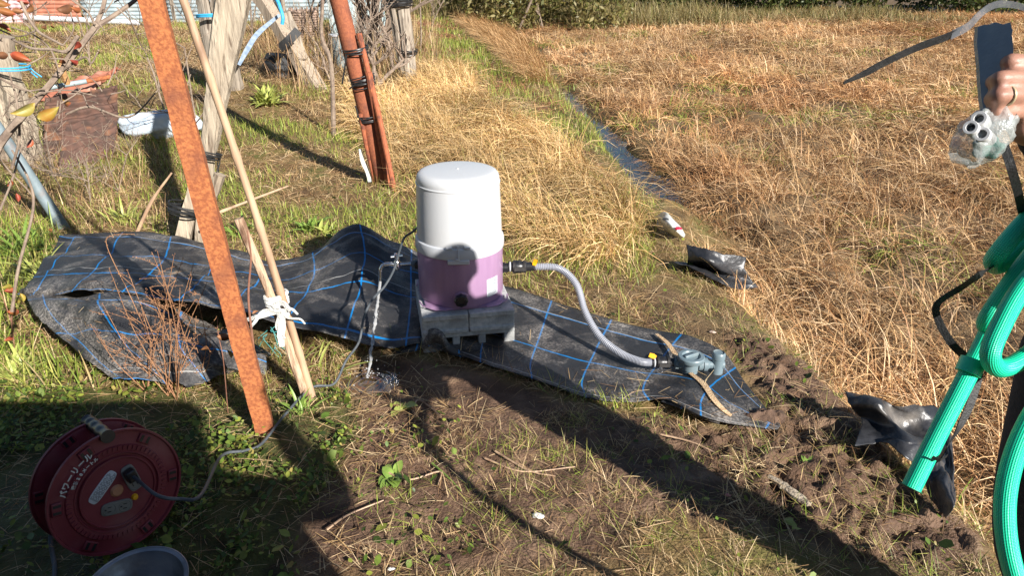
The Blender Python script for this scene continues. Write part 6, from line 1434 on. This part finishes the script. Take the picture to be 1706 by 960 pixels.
    e = p[0]; dd = (p[0]-p[2]).normalized(); A_ = Matrix.Translation(e) @ dd.to_track_quat('Z', 'Y').to_matrix().to_4x4()
    MB().lathe([(.0163, -.001), (.0165, .0), (.0145, .001), (.0132, .0), (.0130, -.03), (0, -.03)], 24, A_).build('open_end', pmat('dark_green_bore', (.0, .12, .05)), o)
    c = K(1612, 622, .80)
    MB().tube([K(1622, 600, 1.104), K(1612, 622, 1.104)], .0185, 16).build('hose_sleeve', m, o)
hose_coil()
st = MB().ribbon(spline([K(1672, 240, .95), K(1688, 290, .95), K(1700, 340, 1.05), K(1704, 380, 1.22), K(1684, 425, 1.24), K(1640, 453, 1.08), K(1600, 480, 1.13), K(1563, 505, 1.14), K(1562, 530, 1.15), K(1585, 572, 1.15), K(1612, 598, 1.15), K(1630, 620, 1.15), K(1618, 670, 1.15), K(1598, 712, 1.15), K(1578, 744, 1.13), K(1562, 770, 1.10)], 6), [.011, .011, .012, .011, .013, .013, .012], side=(.2, 1, .3), thick=.0015).build('black_strap', M_tape)
tag(st, 'narrow black nylon strap hanging in a bend beside the green hose', 'strap')
cl = K(1566, 768, .80); o = MB().ribbon([K(1553, 762, 1.083), K(1566, 768, 1.08), K(1578, 760, 1.088)], .006, side=(0, 1, .2), thick=.001).build('strap_end', M_tape, st)
M_clearstrap = pmat('clear_strap', (.13, .14, .155), (.2, .21, .23), 30, .25); M_clearstrap.node_tree.nodes['Principled BSDF'].inputs['Alpha'].default_value = .5
ro = empty('packing_strap', K(1560, 85, .9), 'stiff black packing strap sticking out left above the grey strip', 'strap')
MB().ribbon(spline([K(1405, 138, .88), K(1440, 122, .885), K(1480, 101, .89), K(1530, 78, .90), K(1575, 62, .91), K(1600, 50, .92)], 6), [.004, .011, .011, .012, .012], side=(.1, 1, .5), thick=.0012).build('strap', M_tape, ro)
MB().ribbon(spline([K(1585, 58, .912), K(1612, 44, .92), K(1632, 24, .93), K(1650, 11, .94), K(1672, 6, .95), K(1710, 14, .96), K(1740, 40, .97)], 6), [.012, .012, .011, .008, .005], side=(.1, 1, .3), thick=.001).build('clear_end', M_clearstrap, ro)

# ------------------------------------------------------------------ far hedge and field edge growth
def leafmass(name, boxes, n, pal, s, lab, seed, wts=None, kind='stuff', cat='hedge', m=M_grn):
    r = np.random.default_rng(seed); xs = []; 
    for (cx, cy, cz, rx, ry, rz, w) in boxes:
        k = int(n*w); v = r.normal(0, 1, (k, 3)); v /= np.linalg.norm(v, axis=1)[:, None]; v *= r.uniform(.45, 1.05, (k, 1))**.5
        b_ = .8+.4*fbm(v[:, 0]*3+cx, v[:, 2]*3+cz, seed, 3); xs.append(np.stack([cx+v[:, 0]*rx*b_, cy+v[:, 1]*ry*b_, cz+v[:, 2]*rz*b_], 1))
    p = np.concatenate(xs); p = p[p[:, 2] > GZ(p[:, 0], p[:, 1])-.1]; n = len(p); d = r.normal(0, 1, (n, 3)); d /= np.linalg.norm(d, axis=1)[:, None]; e = np.cross(d, r.normal(0, 1, (n, 3))); e /= np.linalg.norm(e, axis=1)[:, None]
    ss_ = (s*r.uniform(.5, 1.4, n))[:, None]; V = np.stack([p-d*ss_, p+e*ss_*.4, p+d*ss_, p-e*ss_*.4], 1).reshape(-1, 3); F = (np.arange(n)*4)[:, None]+np.arange(4)[None]
    c = pal[r.choice(len(pal), n, p=wts)]*r.uniform(.7, 1.3, (n, 1)); o = np_mesh(name, V, F, np.repeat(c, 4, axis=0), m); return tag(o, lab, cat, kind=kind)
PH = np.array([[.05, .075, .02], [.09, .12, .03], [.035, .05, .015], [.16, .16, .05]]); rn = random.Random(5); bx = []
for i in range(34):
    x = -1+i*1.15+rn.uniform(-.4, .4); y = 25.6+rn.uniform(-1, 1)+(.0 if x > 8 else (8-x)*-.18); h = rn.uniform(.7, 1.6) if x < 10 else rn.uniform(1.2, 2.0); bx.append((x, y+1, h*.8, 1.1, 1.1, h, 1/34))
leafmass('hedge', bx, 60000, PH, .10, 'dark green hedge along the far edge of the dry field', 6)
PB = np.array([[.42, .32, .15], [.32, .25, .10], [.22, .22, .07], [.5, .4, .22]])*np.array([.66, .66, .6]); bx = []
def brush(n):
    x = RNG.uniform(-3.5, 13, n); y = 22.5+RNG.uniform(-1.5, 3.5, n)-np.clip(8-x, 0, 10)*.25; k = fbm(x*.8, y*.8, 77, 3) > .40; x, y = x[k], y[k]
    ln = RNG.uniform(.25, .75, len(x))*np.where(x < 6, 1.15, .7); t0 = RNG.uniform(0, .5, len(x)); c = pick(PB, len(x))
    return blades('reed_brush', x, y, GZ(x, y)-.03, ln, RNG.uniform(.012, .03, len(x)), RNG.uniform(0, 2*PI, len(x)), t0, t0+RNG.uniform(.3, 1.4, len(x)), c, M_dry)
tag(brush(20000), 'straw and olive brush growing along the foot of the far hedge', 'brush', kind='stuff')
bx = []
for i in range(9): x = -2.2+i*.55; bx.append((x, 20+rn.uniform(-1, 2), .5, .8, .8, rn.uniform(.5, 1.1), 1/9))
leafmass('brush', bx, 9000, PB*np.array([.8, .85, .7]), .07, 'olive tan bushy growth at the far end of the bank', 8, cat='brush')
